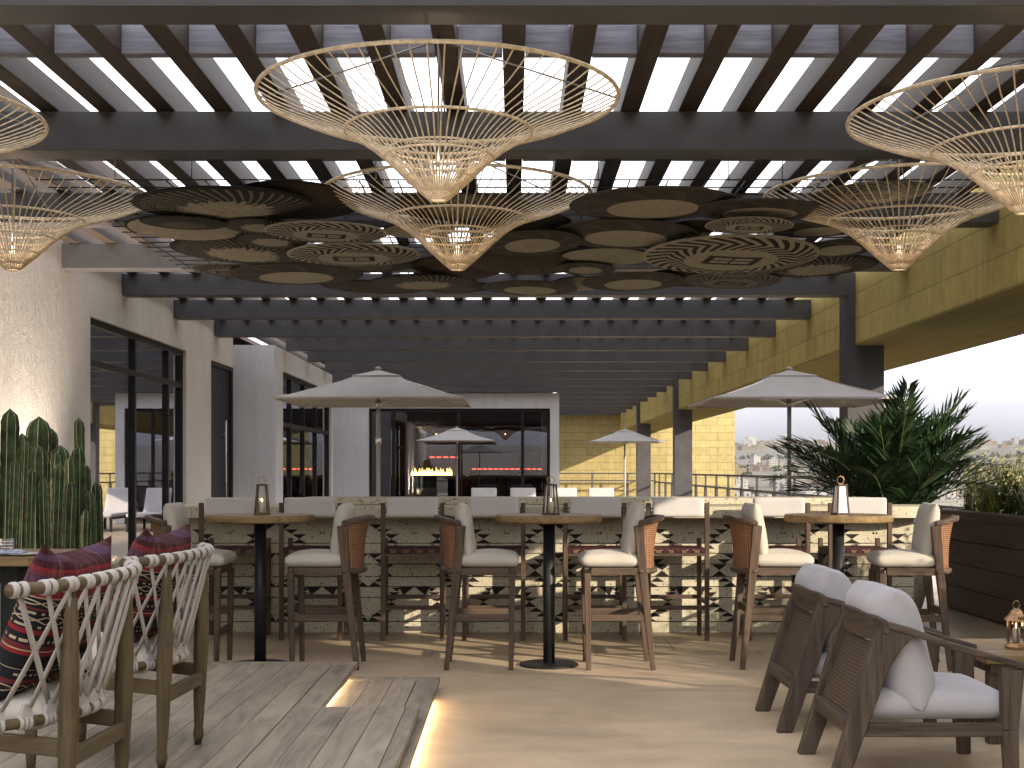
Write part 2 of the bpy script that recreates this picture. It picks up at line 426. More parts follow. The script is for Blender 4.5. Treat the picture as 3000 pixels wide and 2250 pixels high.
L_(mx.outputs[2], bg.inputs[0]); bg.inputs[1].default_value = .15
sc.view_settings.view_transform = 'Standard'; sc.view_settings.look = 'None'; sc.view_settings.exposure = 2.12; sc.view_settings.gamma = 1
sc.cycles.max_bounces = 7; sc.cycles.diffuse_bounces = 4; sc.cycles.glossy_bounces = 4; sc.cycles.transparent_max_bounces = 12
sc.cycles.sample_clamp_indirect = 6; sc.cycles.caustics_reflective = False; sc.cycles.caustics_refractive = False

def struct(name, mb, m, parent=None, bevel=0):
    o = mb.build(name, m, parent, bevel)
    if not parent: o['kind'] = 'structure'
    return o

# ------------------------------------------------------------------ floors
struct('floor', MB().box(-9, 5.6, -8, 9.89, -.4, 0), M['floor'])
struct('tiled_floor', MB().box(-9, 5.6, 9.896, 48.0, -.4, -.004), M['tiles'])
# wooden deck: one low platform with a step let into its corner
def planks(mb, x0, x1, y0, y1, z0, z1, wd=.142, gap=.0025, along='y'):
    if along == 'y':
        n = max(1, round((x1-x0)/wd)); s = (x1-x0)/n
        for i in range(n): mb.box(x0+i*s+gap/2, x0+(i+1)*s-gap/2, y0, y1, z0, z1)
    else:
        n = max(1, round((y1-y0)/wd)); s = (y1-y0)/n
        for i in range(n): mb.box(x0, x1, y0+i*s+gap/2, y0+(i+1)*s-gap/2, z0, z1)
dk = MB()
planks(dk, -4.3, -1.147, 1.5, 8.47, .10, .135)
planks(dk, -1.143, -1.0, 6.98, 8.47, .10, .1352)
planks(dk, -1.143, -.56, 1.5, 6.976, .10, .135)
dk.box(-.558, -.49, 1.5, 6.976, .10, .1352)
dk.box(-4.3, -1.0, 8.474, 8.61, .10, .1352)
deck = struct('deck', dk, M['deck'], bevel=.003)
sk = MB().box(-4.3, -1.10, 6.9, 8.55, 0, .0985).box(-4.3, -.56, 1.5, 6.93, 0, .0985)
sk.build('skirt', M['ash_x'], deck)
l1 = MB().box(-1.097, -1.06, 6.99, 8.3, .088, .0985); l1.build('led_strip', M['led'], deck)
st = MB()
planks(st, -1.02, -.60, 6.99, 8.25, .04, .072)
st.box(-.596, -.46, 1.5, 8.25, .04, .0722); st.box(-1.02, -.46, 8.254, 8.385, .04, .0722)
dstep = struct('deck_step', st, M['deck'], bevel=.003)
MB().box(-1.0, -.56, 6.99, 8.33, 0, .0385).box(-.7, -.56, 1.5, 6.985, 0, .0385).build('skirt', M['ash_x'], dstep)
MB().box(-.557, -.51, 1.6, 7.9, .029, .0385).build('led_strip', M['led'], dstep)

# ------------------------------------------------------------------ building on the left
XW, XB = -4.35, -3.70
def window(name, label, x, y0, y1, z1, mull, trans, parent_rz=0):
    """glazed opening in a wall that runs along y"""
    t = thing(name, label, 'window', (x, (y0+y1)/2, 0)); h = (y1-y0)/2
    fr = MB()
    for a, b in ((-h, -h+.07), (h-.07, h)): fr.box(-.07, .012, a, b, .03, z1)
    fr.box(-.07, .012, -h+.07, h-.07, z1-.07, z1); fr.box(-.07, .012, -h+.07, h-.07, .03, .12)
    fr.build('frame', M['black'], t, .004)
    for ym in mull: MB().box(-.065, .006, ym-.035-(y0+y1)/2, ym+.035-(y0+y1)/2, .12, z1-.07).build('mullion', M['black'], t, .003)
    if trans: MB().box(-.06, .004, -h+.07, h-.07, trans-.035, trans+.035).build('transom', M['black'], t, .003)
    MB().box(-.04, -.034, -h+.07, h-.07, .12, z1-.07).build('pane', M['pane'], t)
    return t
ZT = 2.942
wl = thing('stucco_wall', 'long rough white stucco wall with a tall window, behind the cactus', 'wall', (XW, 12, 0))
MB().box(-.35, 0, -11, 1.79, 0, 3.62).box(-.35, 0, 1.79, 5.82, ZT, 3.62).box(-.35, 0, 5.82, 7.29, 0, 3.62).box(-.35, 0, 7.29, 8.80, ZT, 3.62).build('wall', M['stucco'], wl)
window('window', 'tall black-framed window in the white stucco wall, nearest beside the cactus', XW-.05, 13.80, 17.81, ZT-.002, (15.6, 17.1), 2.48)
d = thing('door', 'tall narrow dark door in the white wall with a long pull handle', 'door', (XW-.03, 20.05, 0))
MB().box(-.07,.02,-.75,-.69,0,ZT-.003).box(-.07,.02,.69,.75,0,ZT-.003).box(-.07,.02,-.69,.69,ZT-.07,ZT-.003).build('frame', M['black'], d, .004)
MB().box(-.05,-.01,-.685,.685,.01,ZT-.075).build('leaf', M['black'], d, .004)
hd = MB(); hd.tube([(.06,.1,.5),(.06,.1,2.1)], .014, 8).tube([(.06,.1,.7),(0,.1,.7)], .01, 6).tube([(.06,.1,1.9),(0,.1,1.9)], .01, 6); hd.build('handle', M['steel'], d)
bl = thing('stucco_block', 'grey rough stucco block jutting out past the narrow dark door', 'wall', (XB, 24.2, 0))
MB().box(-.66,-.02,-3.35,3.3,3.0,3.30).box(-.66,0,-3.35,-2.68,0,3.0).box(-.66,0,2.98,3.3,0,3.0).box(-.66,0,-2.68,2.98,ZT+.003,3.0).build('wall', M['stucco2'], bl)
window('window', 'dark window with thin upright bars in the jutting grey block', XB-.05, 21.53, 27.17, ZT, (22.6, 24.0, 25.5), 2.1)
fw = thing('stucco_end_wall', 'grey stucco end wall round a wide dark glazed opening', 'wall', (-1.4, 33.7, 0))
MB().box(-6.6,-2.24,0,.4,0,3.28).box(2.31,2.54,0,13,0,3.28).box(-2.24,2.31,0,.4,2.90,3.28).build('wall', M['stucco2'], fw)
fwn = thing('glazed_front', 'wide dark glazed front with thin black uprights in the end wall', 'window', (-1.365, 33.78, 0))
fr = MB().box(-2.275,-2.2,0,.08,0,2.90).box(2.2,2.275,0,.08,0,2.90).box(-2.2,2.2,0,.08,2.82,2.90); fr.build('frame', M['black'], fwn, .005)
for xm in (-1.655, -.03, 1.585): MB().box(xm-.04, xm+.04, .004, .076, 0, 2.82).build('mullion', M['black'], fwn)
MB().box(-2.2,2.2,.04,.046,0,2.82).build('pane', M['pane2'], fwn)
# dark rooms behind the glass
struct('interior_wall', MB().box(-9,-8.9,2,33.6,-.1,3.6).box(-8.9,-4.72,2,2.1,-.1,3.6).box(-8.9,-4.72,2.1,33.6,3.63,3.7).box(-8.9,-4.72,27.6,27.7,-.1,3.6), M['intwall'])
struct('interior_end_wall', MB().box(-6,.9,43.2,43.4,0,3.3).box(-6,-5.9,34.2,43.2,0,3.3).box(-6,.9,34.15,43.4,3.285,3.4), M['intwall'])

# ------------------------------------------------------------------ yellow stone
sb = thing('stone_beam', 'long yellow sandstone beam along the open side of the terrace', 'beam', (4.5, 26, 2.75))
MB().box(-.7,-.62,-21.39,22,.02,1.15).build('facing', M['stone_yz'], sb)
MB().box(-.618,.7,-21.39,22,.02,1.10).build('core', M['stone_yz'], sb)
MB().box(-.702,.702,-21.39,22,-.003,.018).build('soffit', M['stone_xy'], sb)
MB().box(-.69,.69,-33,-21.4,-2.75,3.7).build('sun_blocker', M['stone_yz'], sb, .01)  # unseen mass added to keep sun off the foreground and front beam
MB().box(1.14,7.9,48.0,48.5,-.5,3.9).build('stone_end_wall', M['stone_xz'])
tag(bpy.data.objects['stone_end_wall'], 'sunlit yellow sandstone block wall at the far end of the terrace', 'wall')
for y, lab in ((14.93, 'dark grey square column nearest the palm, in front of the stone beam'), (30.98, 'dark grey square column second along the stone beam'), (40.38, 'dark grey square column farthest along the stone beam, by the yellow end wall')):
    c = tag(MB().box(-.205,.205,0,.38,0,3.56).build('column', M['metal'], None, .006, loc=(3.915, y, 0)), lab, 'column', 'square columns along the stone beam')

# ------------------------------------------------------------------ pergola
pg = thing('pergola', 'dark timber and metal pergola with close rafters covering the terrace', 'pergola', (0, 14, 3.3))
BE = [5.84,8.37,10.75,13.14,15.12,17.39,19.72,21.98,24.27,26.5,28.85,31.25,33.66,36,38.4,40.8,43.2,45.6,47.9]
for i, yb in enumerate(BE):
    xl = XW+.005 if yb < 20.5 else (XB+.005 if yb < 27.4 else (-8 if yb < 33.7 else 1.145))
    xr = 3.797
    if abs(yb-15.12) < .1 : xr = 3.708
    b = MB().box(xl, xr, yb-.24-14, yb-14, 0.0, .237); b.build('beam', M['metal'], pg, .004)
for k in range(-12, 12):
    x = k*.352
    MB().box(x-.0585, x+.0585, 5.0-14, 47.9-14, .24, .40).build('rafter', M['rafter'], pg, .004)
def headers(y0, y1):
    for k in range(-12, 11):
        MB().box(k*.352+.0605, (k+1)*.352-.0605, y0-14, y1-14, .243, .402).build('header_board', M['header'], pg)
headers(7.02, 7.10); headers(9.40, 9.48)

# ------------------------------------------------------------------ railing
rl = thing('railing', 'blue-grey metal railing along the open edge of the terrace', 'railing', (5.0, 26, 0))
MB().box(-.03,.03,-12,21.4,1.20,1.25).build('rail', M['metal'], rl, .004)
MB().box(-.025,.025,-12,21.4,.90,.95).build('rail', M['metal'], rl, .004)
for i in range(18):
    y = -11.7+i*1.85+.35
    p = MB().box(-.022,.022,y-.025,y+.025,.95,1.2).box(-.03,.03,y-.10,y+.10,0,.90); p.build('post', M['metal'], rl, .003)
rl2 = thing('railing', 'thin blue-grey railing across the foot of the yellow end wall', 'railing', (3.1, 47.2, 0))
MB().box(-1.9,1.9,-.025,.025,1.20,1.25).build('rail', M['metal'], rl2); MB().box(-1.9,1.9,-.02,.02,.95,1.0).build('rail', M['metal'], rl2)
for x in (-1.6,-.35,.9,1.85): MB().box(x-.03,x+.03,-.019,.019,0,1.2).build('post', M['metal'], rl2)

# ------------------------------------------------------------------ land beyond
def landz(d):
    P = [(0,-16),(60,-16),(300,-13.5),(700,-5),(1500,13),(3000,54),(6000,62),(16000,60)]
    for (a, za), (b, zb) in zip(P, P[1:]):
        if d <= b: return za+(zb-za)*(d-a)/(b-a)
    return 60
def land(x, y):
    d = math.hypot(x, y)
    return landz(d) + (math.sin(x*.011+1)*math.cos(y*.007)*2.2 + math.sin(x*.0031+y*.002)*5*min(1, d/2500))*min(1, d/500)
g = MB(); ds = [0,20,60,130,220,330,460,620,800,1000,1250,1550,1900,2300,2700,3100,3250]; na = 96
g.v = []
for d_ in ds:
    for k in range(na):
        a = 2*PI*k/na; x, y = d_*math.sin(a), d_*math.cos(a); g.v.append((x, y, land(x, y)))
for i in range(len(ds)-1):
    for k in range(na):
        l = (k+1) % na; g.f.append([i*na+k, i*na+l, (i+1)*na+l, (i+1)*na+k]); g.mi.append(0); g.sm.append(True)
t = NT('dry_plain'); tcx = t.coord((1,1,1), rnd=False)
f1 = t.noise(t.node('ShaderNodeMapping', {'Vector': tcx, 'Scale': (.0035,.012,.01)}).outputs[0], 1, 6, .6)
f2 = t.noise(t.node('ShaderNodeMapping', {'Vector': tcx, 'Scale': (.03,.05,.05)}).outputs[0], 1, 5, .6)
col = t.mix(.4, t.ramp(f1, [(.35,(.035,.036,.026)),(.5,(.075,.064,.05)),(.65,(.125,.105,.083))]), t.ramp(f2, [(.4,(.026,.028,.018)),(.6,(.105,.088,.066))]))
M['land'] = t.done(col, .95)
struct('ground', g, M['land'])
hz = MB().box(-3400,3400,-3400,3400,-24,140).build('haze', NT('haze_air').m); hz['kind'] = 'stuff'
ht = hz.data.materials[0].node_tree; ht.nodes.clear()
ho = ht.nodes.new('ShaderNodeOutputMaterial'); hv = ht.nodes.new('ShaderNodeVolumePrincipled')
hv.inputs['Color'].default_value = (.62,.62,.66,1); hv.inputs['Density'].default_value = .00005; hv.inputs['Anisotropy'].default_value = .1
ht.links.new(hv.outputs[0], ho.inputs['Volume'])
# town houses
rnd = random.Random(11)
def housemat(name, c):
    t = NT(name); tcx = t.node('ShaderNodeTexCoord').outputs['Object']
    sp = t.node('ShaderNodeSeparateXYZ', {0: tcx}).outputs
    def cell(s_, per, lo, hi):
        fr = t.ma('FRACT', t.ma('MULTIPLY', s_, 1/per)); return t.ma('MULTIPLY', t.ma('GREATER_THAN', fr, lo), t.ma('LESS_THAN', fr, hi))
    nz = t.node('ShaderNodeSeparateXYZ', {0: t.node('ShaderNodeNewGeometry').outputs['Normal']}).outputs[2]
    w_ = t.ma('MULTIPLY', t.ma('MULTIPLY', cell(t.ma('ADD', sp[0], sp[1]), 2.6, .3, .65), cell(sp[2], 3.1, .35, .75)), t.ma('LESS_THAN', t.ma('ABSOLUTE', nz), .5))
    rn = t.node('ShaderNodeObjectInfo').outputs['Random']
    base = t.mix(rn, c, mul(c, .62))
    return t.done(t.mix(w_, base, (.05,.045,.04)), .9)
HM = [housemat('pale_render', (.19,.17,.145)), housemat('sand_render', (.15,.118,.082)), housemat('white_render', (.26,.248,.235))]
def house_mesh(w_, dp, h, m, kind):
    b = MB().box(-w_/2,w_/2,-dp/2,dp/2,-4,h)
    b.box(-w_/2-.2,w_/2+.2,-dp/2-.2,dp/2+.2,h+.005,h+.5)
    b.box(-w_*.2,w_*.15,-dp*.2,dp*.2,h+.505,h+3)
    if kind: b.box(w_/2+.005,w_/2+4,-dp*.35,dp*.4,-4,h*.6)
    return b.build('town_house', m)
protos = []
labs = ['pale flat-roofed town house in the hazy distance', 'sand-coloured flat-roofed town house in the hazy distance', 'white flat-roofed town house in the hazy distance']
for i, (w_, dp, h) in enumerate(((11,9,9),(15,10,7),(9,9,13),(18,12,6),(8,8,6),(13,11,16))):
    o = house_mesh(w_, dp, h, HM[i % 3], i % 2); tag(o, labs[i % 3], 'house', ['pale town houses beyond the railing','sand-coloured town houses beyond the railing','white town houses beyond the railing'][i % 3])
    protos.append(o)
used = set()
for i in range(360):
    d_ = rnd.choice((rnd.uniform(300,430), rnd.uniform(300,470), rnd.uniform(330,560), rnd.uniform(560,1100), rnd.uniform(2000,2950), rnd.uniform(2300,2950)))
    off = rnd.uniform(420, 1180); x, y = off/F*d_, d_
    k = rnd.randrange(6); 
    if k == 5 and rnd.random() < .6: k = 1
    o = protos[k] if k not in used else protos[k].copy()
    if k in used: COL.objects.link(o)
    used.add(k)
    o.location = (x, y, land(x, y)); o.rotation_euler = (0,0,rnd.uniform(-.5,.5)+rnd.choice((0,PI/2)))
    s_ = rnd.uniform(.42,.75)*(2.1 if d_ > 1800 else 1); o.scale = (s_,s_,s_*(.55 if d_ > 1800 else .8))
# belts of distant trees
tr = MB()
for i in range(430):
    d_ = rnd.choice((rnd.uniform(300,480), rnd.uniform(780,900), rnd.uniform(1500,1650), rnd.uniform(1500,1650), rnd.uniform(300,1500)))
    off = rnd.uniform(400, 1180); x, y = off/F*d_, d_; z = land(x, y); r_ = rnd.uniform(1.0,2.5)*(1.6 if d_ > 1400 else 1)
    for q in range(7):
        a = rnd.uniform(0,6.3); px, py, pz = x+math.cos(a)*r_*rnd.random(), y+math.sin(a)*r_*rnd.random(), z+r_*rnd.uniform(.2,1.4)
        s_ = r_*rnd.uniform(.35,.7)
        vs = [(px+s_,py,pz),(px-s_,py,pz),(px,py+s_,pz),(px,py-s_,pz),(px,py,pz+s_),(px,py,pz-s_)]
        tr._add(vs, [(0,2,4),(2,1,4),(1,3,4),(3,0,4),(2,0,5),(1,2,5),(3,1,5),(0,3,5)])
t = NT('distant_foliage'); M['far_trees'] = t.done(t.ramp(t.node('ShaderNodeNewGeometry').outputs['Random Per Island'], [(0,(.03,.035,.022)),(1,(.062,.064,.042))]), .95)
tag(tr.build('distant_trees', M['far_trees']), 'dark belts of trees scattered between the far town houses', 'trees', kind='stuff')
# ------------------------------------------------------------------ bar counter
YB = 11.25
bar = thing('bar_counter', 'long cream terrazzo bar counter with brown zigzag inlay', 'bar counter', (0.3, YB, 0))
X0, X1 = -3.05, 3.05                    # local ends of the tiled front
rows = [(0,.088),(.096,.288),(.296,.380),(.388,.464),(.472,.570),(.578,.660),(.667,.745),(.752,.964)]
fp = MB()
fp.box(X0, X1, .012, .5, 0, .965, 1)
for a, b in rows: fp.box(X0, X1, 0, .0115, a, b, 0)
# stepped triangles round each motif: c = distance from the motif's middle (1 = half a period), v = 1000*(1.2964-z)
HALF = .386
tri = []
def dn(c, v0, v1, w): tri.append(((max(.004,c-w),v0),(min(.996,c+w),v0),(c,v1)))
def upt(c, v0, v1, w): tri.append(((max(.004,c-w),v1),(min(.996,c+w),v1),(c,v0)))
dn(.17,388,430,.15); dn(.33,431,470,.16); dn(.5,471,512,.16); upt(.5,514,547,.17); upt(.60,557,595,.12); dn(.62,553,556,.10)
dn(.12,638,678,.18); dn(.27,681,721,.15); dn(.38,727,773,.16); upt(.38,776,823,.15); upt(.27,833,871,.15); upt(.12,873,909,.18)
tri.append(((.67,915),(.985,915),(.76,985))); dn(.62,920,953,.10); dn(.56,958,1000,.12); dn(.80,990,1001,.04)
dn(.5,1009,1036,.16); upt(.5,1038,1083,.16); upt(.36,1086,1122,.16); upt(.2,1125,1162,.16); upt(.08,1165,1199,.17)
upt(.965,450,470,.025)
for k in range(-2, 7):
    cx = -1.52+2*HALF*k
    for p in tri:
        for sgn in (1, -1):
            pts = [(cx+sgn*u*HALF, -.0028, 1.2964-v/1000) for u, v in p]
            if min(q[0] for q in pts) < X0+.01 or max(q[0] for q in pts) > X1-.01: continue
            a = (pts[1][0]-pts[0][0])*(pts[2][2]-pts[0][2]) - (pts[2][0]-pts[0][0])*(pts[1][2]-pts[0][2])
            if a < 0: pts = pts[::-1]
            fp.prism(pts, (0,.0022,0), 1)
    for sgn in (1, -1):                 # pale double diamond in the middle of each motif
        for q0, q1 in (((.02,690),(.27,772)),((.27,776),(.02,855))):
            x0, x1 = cx+sgn*q0[0]*HALF, cx+sgn*q1[0]*HALF; z0, z1 = 1.2964-q0[1]/1000, 1.2964-q1[1]/1000
            if min(x0,x1) < X0+.02 or max(x0,x1) > X1-.02: continue
            fp.bar((x0,-.0022,z0),(x1,-.0022,z1),.012,.004,side=(0,0,1),mi=2)
fp.build('tiled_front', [M['terrazzo'], M['inlay'], M['cream_stone2']], bar)
# ledge with rounded ends and the raised back slab
def rounded(x0, x1, y0, y1, r, n=7):
    pts = []
    for cx_, cy_, a0 in ((x0+r, y0+r, PI), (x1-r, y0+r, 1.5*PI)):
        for i in range(n+1):
            a = a0+PI/2*i/n; pts.append((cx_+r*math.cos(a), cy_+r*math.sin(a)))
    return pts + [(x1, y1), (x0, y1)]
led = MB(); led.prism([(x,y,.968) for x, y in rounded(X0-.18, X1+.22, -.27, .5, .34)], (0,0,.094))
led.build('ledge', M['terrazzo'], bar, .006)
MB().box(X0+.9, X1-.2, .30, .95, 1.064, 1.121).build('counter_top', M['terrazzo'], bar, .006)
MB().box(X0+.5, X1-.1, .502, .92, 0, .966).build('carcass', M['inlay'], bar)

# ------------------------------------------------------------------ counter stools
def make_counter_stool():
    t = thing('counter_stool', '', 'bar stool', group='dark counter stools lined up along the bar')
    for s in (-1,1):
        MB().bar((s*.235,-.185,0),(s*.235,-.185,1.10),.036,.036).build('leg', M['walnut_z'], t, .004)
        MB().bar((s*.235,.185,0),(s*.235,.185,.80),.036,.036).build('leg', M['walnut_z'], t, .004)
        MB().bar((s*.235,-.167,.705),(s*.235,.167,.705),.028,.05).build('side_rail', M['walnut_y'], t, .003)
        MB().bar((s*.235,-.167,.30),(s*.235,.167,.30),.024,.03).build('stretcher', M['walnut_y'], t, .003)
    for y_, z_ in ((.185,.315),(-.185,.262)):
        MB().bar((-.217,y_,z_),(.217,y_,z_),.026,.034).build('footrest', M['walnut_x'], t, .003)
        MB().bar((-.217,y_,.685),(.217,y_,.685),.03,.022).build('seat_rail', M['walnut_x'], t, .003)
    s = MB()                              # woven leather straps
    for i in range(9):
        x = -.205+i*.0513
        s.box(x-.021, x+.021, -.195, .19, .728, .733, i % 2); s.box(x-.021, x+.021, -.2, -.1955, .70, .733, i % 2)
    for j in range(6): 
        y = -.15+j*.06; s.box(-.222,.222,y-.021,y+.021,.734,.738,0)
    s.box(-.222,.222,-.2045,-.2005,.725,.738,0)
    s.build('strap_seat', [M['redstrap'], M['tanstrap']], t)
    for z in (1.055,1.025): MB().tube([(-.22,-.185,z),(.22,-.185,z)], .007, 8).build('back_rod', M['black'], t)
    MB().at(T(0,-.205,1.066,R(90))).cush(.405,.152,.055,.018,.0,10).build('back_pad', M['white'], t)
    return t
cs = make_counter_stool()
csx = [-2.266,-1.622,-.815,-.159,.652,1.304,2.122,2.770]
csl = ['counter stool at the bar, back pad just left of the leftmost lantern',
 'counter stool at the bar, back pad above the right edge of the leftmost table top',
 'counter stool at the bar, third from the left, clear of the round tables',
 'counter stool at the bar, just left of the middle round table top',
 'counter stool at the bar, back pad just right of the middle lantern',
 'counter stool at the bar, third from the right, behind a left-facing woven chair',
 'counter stool at the bar, back pad just left of the white-paned lantern',
 'counter stool at the bar, rightmost, back pad beside the white-paned lantern']
for i, (x, l) in enumerate(zip(csx, csl)): place(cs, i, (x, 10.925+.012*math.sin(i*2.3), 0), R(1.8)*math.sin(i*4.1), l)

# ------------------------------------------------------------------ tall round tables
def make_table():
    t = thing('bar_table', '', 'table', group='tall round tables on black pedestals')
    MB().lathe([(.0,1.0),(.355,1.0),(.371,1.008),(.373,1.025),(.373,1.04),(.366,1.052),(0,1.052)], 56, cap=False, sm=False).build('tabletop', M['top'], t, .003)
    MB().lathe([(.041,.018),(.041,.99)], 28).lathe([(.16,.9895),(.16,.9995)], 28).build('column', M['black'], t)
    MB().lathe([(0,0),(.205,0),(.205,.012),(.19,.018),(0,.018)], 48, cap=False, sm=False).build('base', M['black'], t)
    return t
bt = make_table(); YT = 9.37
for i, (x, l) in enumerate(((-1.77,'tall round oak-topped table on a black column, behind the wooden deck'),(.2455,'tall round oak-topped table, middle one, its black base disc in view'),(2.265,'tall round oak-topped table on a black column, behind the grey armchairs'))):
    place(bt, i, (x, YT, 0), .7*i, l)

# ------------------------------------------------------------------ woven bar chairs (forward = +x)
def make_bar_chair():
    t = thing('bar_chair', '', 'bar chair', group='woven-back bar chairs round the tall tables')
    for s in (-1,1):
        MB().bar((.205,s*.215,0),(.215,s*.215,.66),.036,.034,side=(0,1,0),w2=.044,h2=.044).build('leg', M['walnut_z'], t, .005)
        m = MB(); m.bar((-.235,s*.215,0),(-.165,s*.215,.66),.036,.034,side=(0,1,0),w2=.044,h2=.056); m.bar((-.165,s*.215,.658),(-.135,s*.225,.985),.044,.056,side=(0,1,0),w2=.040,h2=.066)
        m.build('leg', M['walnut_z'], t, .005)
        MB().bar((.19,s*.215,.672),(-.145,s*.215,.672),.034,.05).build('side_rail', M['walnut_x'], t, .004)
        MB().bar((.19,s*.215,.355),(-.178,s*.215,.355),.026,.045).build('stretcher', M['walnut_x'], t, .004)
    for x_, z_, n_ in ((.215,.672,'cross_rail'),(-.155,.672,'cross_rail'),(.212,.245,'stretcher'),(-.18,.40,'stretcher')):
        MB().bar((x_,-.193,z_),(x_,.193,z_),.034 if n_ == 'cross_rail' else .026,.05).build(n_, M['walnut_y'], t, .004)
    # curved rail and cane barrel
    def arc(rx, z, n=18, dz=0):
        return [(-.135-rx*math.sin(PI*i/n), .225*math.cos(PI*i/n), z+dz*math.sin(PI*i/n)) for i in range(n+1)]
    up = arc(.17,1.0,18,.035); 
    m = MB(); n = len(up)
    vs = []
    for (x,y,z) in up:
        nx, ny = (x+.135)/.17, y/.225; L = math.hypot(nx,ny) or 1; nx, ny = nx/L, ny/L
        for a, b in ((-.022,-.022),(.026,-.018),(.030,.014),(-.018,.018)): vs.append((x+nx*a, y+ny*a, z+b))
    fs = [(0,3,2,1), tuple((n-1)*4+q for q in (0,1,2,3))]
    for i in range(n-1):
        for q in range(4): fs.append((i*4+q, i*4+(q+1)%4, (i+1)*4+(q+1)%4, (i+1)*4+q))
    m._add(vs, fs, 0, False); m.build('top_rail', M['walnut_y'], t, .006)
    lo = arc(.125,.69); up2 = arc(.16,.985,18,.033)
    m = MB(); vs = []; K = 5; n = len(lo)
    for off in (0,-.012):
        for i in range(n):
            for k in range(K+1):
                f = k/K; p = [lo[i][q]*(1-f)+up2[i][q]*f for q in range(3)]
                b = .012*math.sin(PI*f)
                L = math.hypot(p[0]+.135, p[1]) or 1
                vs.append((p[0]+(p[0]+.135)/L*(off-b), p[1]+p[1]/L*(off-b), p[2]))
    fs = []
    for h in (0, 1):
        o_ = h*n*(K+1)
        for i in range(n-1):
            for k in range(K):
                q = (o_+i*(K+1)+k, o_+(i+1)*(K+1)+k, o_+(i+1)*(K+1)+k+1, o_+i*(K+1)+k+1)
                fs.append(q if h else q[::-1])
    m._add(vs, fs, 0, True); m.build('cane_back', M['cane'], t)
    lr = arc(.128,.672); m = MB(); m.tube(lr, .022, 6); m.build('lower_rail', M['walnut_y'], t)
    m = MB().at(T(.052,0,.743)); m.cush(.41,.46,.085,.04,.028,14,0,.001,2); m.build('seat_cushion', M['cream'], t)
    m = MB().at(T(-.112,0,.935,0,R(-99),0) ); m.pillow(.40,.41,.115, 5, .0, 18, .003, seed=5); m.build('back_cushion', M['cream'], t)
    return t
bc = make_bar_chair()
for i, (x, y, rz, l) in enumerate((
   (-2.245, 9.42, 0, 'woven-back bar chair left of the leftmost round table, half hidden by the rope chairs'),
   (-1.305, 9.36, PI, 'woven-back bar chair turned to the leftmost round table, standing past the deck corner'),
   (-.225, 9.36, 0, 'woven-back bar chair facing right, left of the middle round table'),
   (.715, 9.36, PI, 'woven-back bar chair facing left, right of the middle round table'),
   (1.795, 9.38, 0, 'woven-back bar chair facing right, just behind the far grey armchair'),
   (2.745, 9.33, PI-.10, 'woven-back bar chair nearest the dark wooden planter'))):
    place(bc, i, (x, y, 0), rz, l)

# ------------------------------------------------------------------ table lanterns
def make_lantern(opaque_white=False):
    t = thing('lantern', '', 'lantern', group='tapered wooden lanterns on the tall tables')
    fr = MB()
    for sx in (-1,1):
        for sy in (-1,1): fr.bar((sx*.043,sy*.043,.006),(sx*.029,sy*.029,.200),.010,.010)
    fr.build('frame', M['walnut_z'], t, .001)
    MB().box(-.05,.05,-.05,.05,0,.012).build('base', M['walnut_x'], t, .002)
    MB().box(-.036,.036,-.036,.036,.200,.212).build('top', M['walnut_x'], t, .002)
    MB().tube([(.026*math.cos(a), 0, .240+.026*math.sin(a)) for a in [2*PI*i/20 for i in range(20)]], .0028, 6, True).build('ring', M['brass'], t)
    g = MB()
    for a in range(4):
        g.at(Matrix.Rotation(a*PI/2,4,'Z')); g.poly([(-.039,-.041,.014),(.039,-.041,.014),(.026,-.0285,.198),(-.026,-.0285,.198)])
    g.build('pane', M['opaque_white'] if opaque_white else M['glass'], t)  # white panes stand in for a bright reflection on the glass
    c = MB().lathe([(0,.013),(.021,.013),(.021,.085),(.018,.09),(0,.088)], 16, cap=False).build('candle', M['candle'], t)
    MB().lathe([(.0,.089),(.004,.098),(.0015,.108),(0,.114)], 8, cap=False).build('flame', M['flame'], c)
    return t
ln = make_lantern()
place(ln, 0, (-1.75, 9.33, 1.0525), .35, 'tapered wooden candle lantern on the leftmost tall round table')
place(ln, 1, (.257, 9.33, 1.0525), .3, 'tapered wooden candle lantern on the middle tall round table')
l3 = make_lantern(True); l3.location = (2.27, 9.33, 1.0525); l3.rotation_euler = (0,0,.25)
l3['label'] = 'tapered wooden lantern, white panes standing in for reflections, on the rightmost tall table'
# metal lantern on the low table
t = thing('lantern', 'small bronze six-sided lantern with a lit candle on the low table', 'lantern', (2.575, 6.88, .452), .3)
MB().lathe([(0,0),(.062,0),(.062,.012),(.048,.024),(.048,.03),(0,.03)], 6, cap=False, sm=False).build('base', M['brass'], t, .002)
MB().lathe([(.046,.142),(.066,.142),(.064,.148),(.046,.163),(.034,.180),(.030,.192),(.022,.192),(.02,.2),(0,.2)], 6, cap=False, sm=False).build('roof', M['brass'], t, .001)
fr = MB()
for k in range(6):
    a = k*PI/3; fr.bar((.046*math.cos(a), .046*math.sin(a), .03), (.046*math.cos(a), .046*math.sin(a), .142), .007, .007)
fr.build('frame', M['brass'], t)
g = MB()
for k in range(6):
    a, b = k*PI/3, (k+1)*PI/3; r_ = .044
    g.poly([(r_*math.cos(a),r_*math.sin(a),.03),(r_*math.cos(b),r_*math.sin(b),.03),(r_*math.cos(b),r_*math.sin(b),.142),(r_*math.cos(a),r_*math.sin(a),.142)])
g.build('pane', M['glass'], t)
c = MB().lathe([(0,.031),(.019,.031),(.019,.098),(.016,.102),(0,.1)], 16, cap=False).build('candle', M['candle'], t)
MB().lathe([(0,.102),(.0045,.112),(.002,.122),(0,.13)], 8, cap=False).build('flame', M['flame'], c)
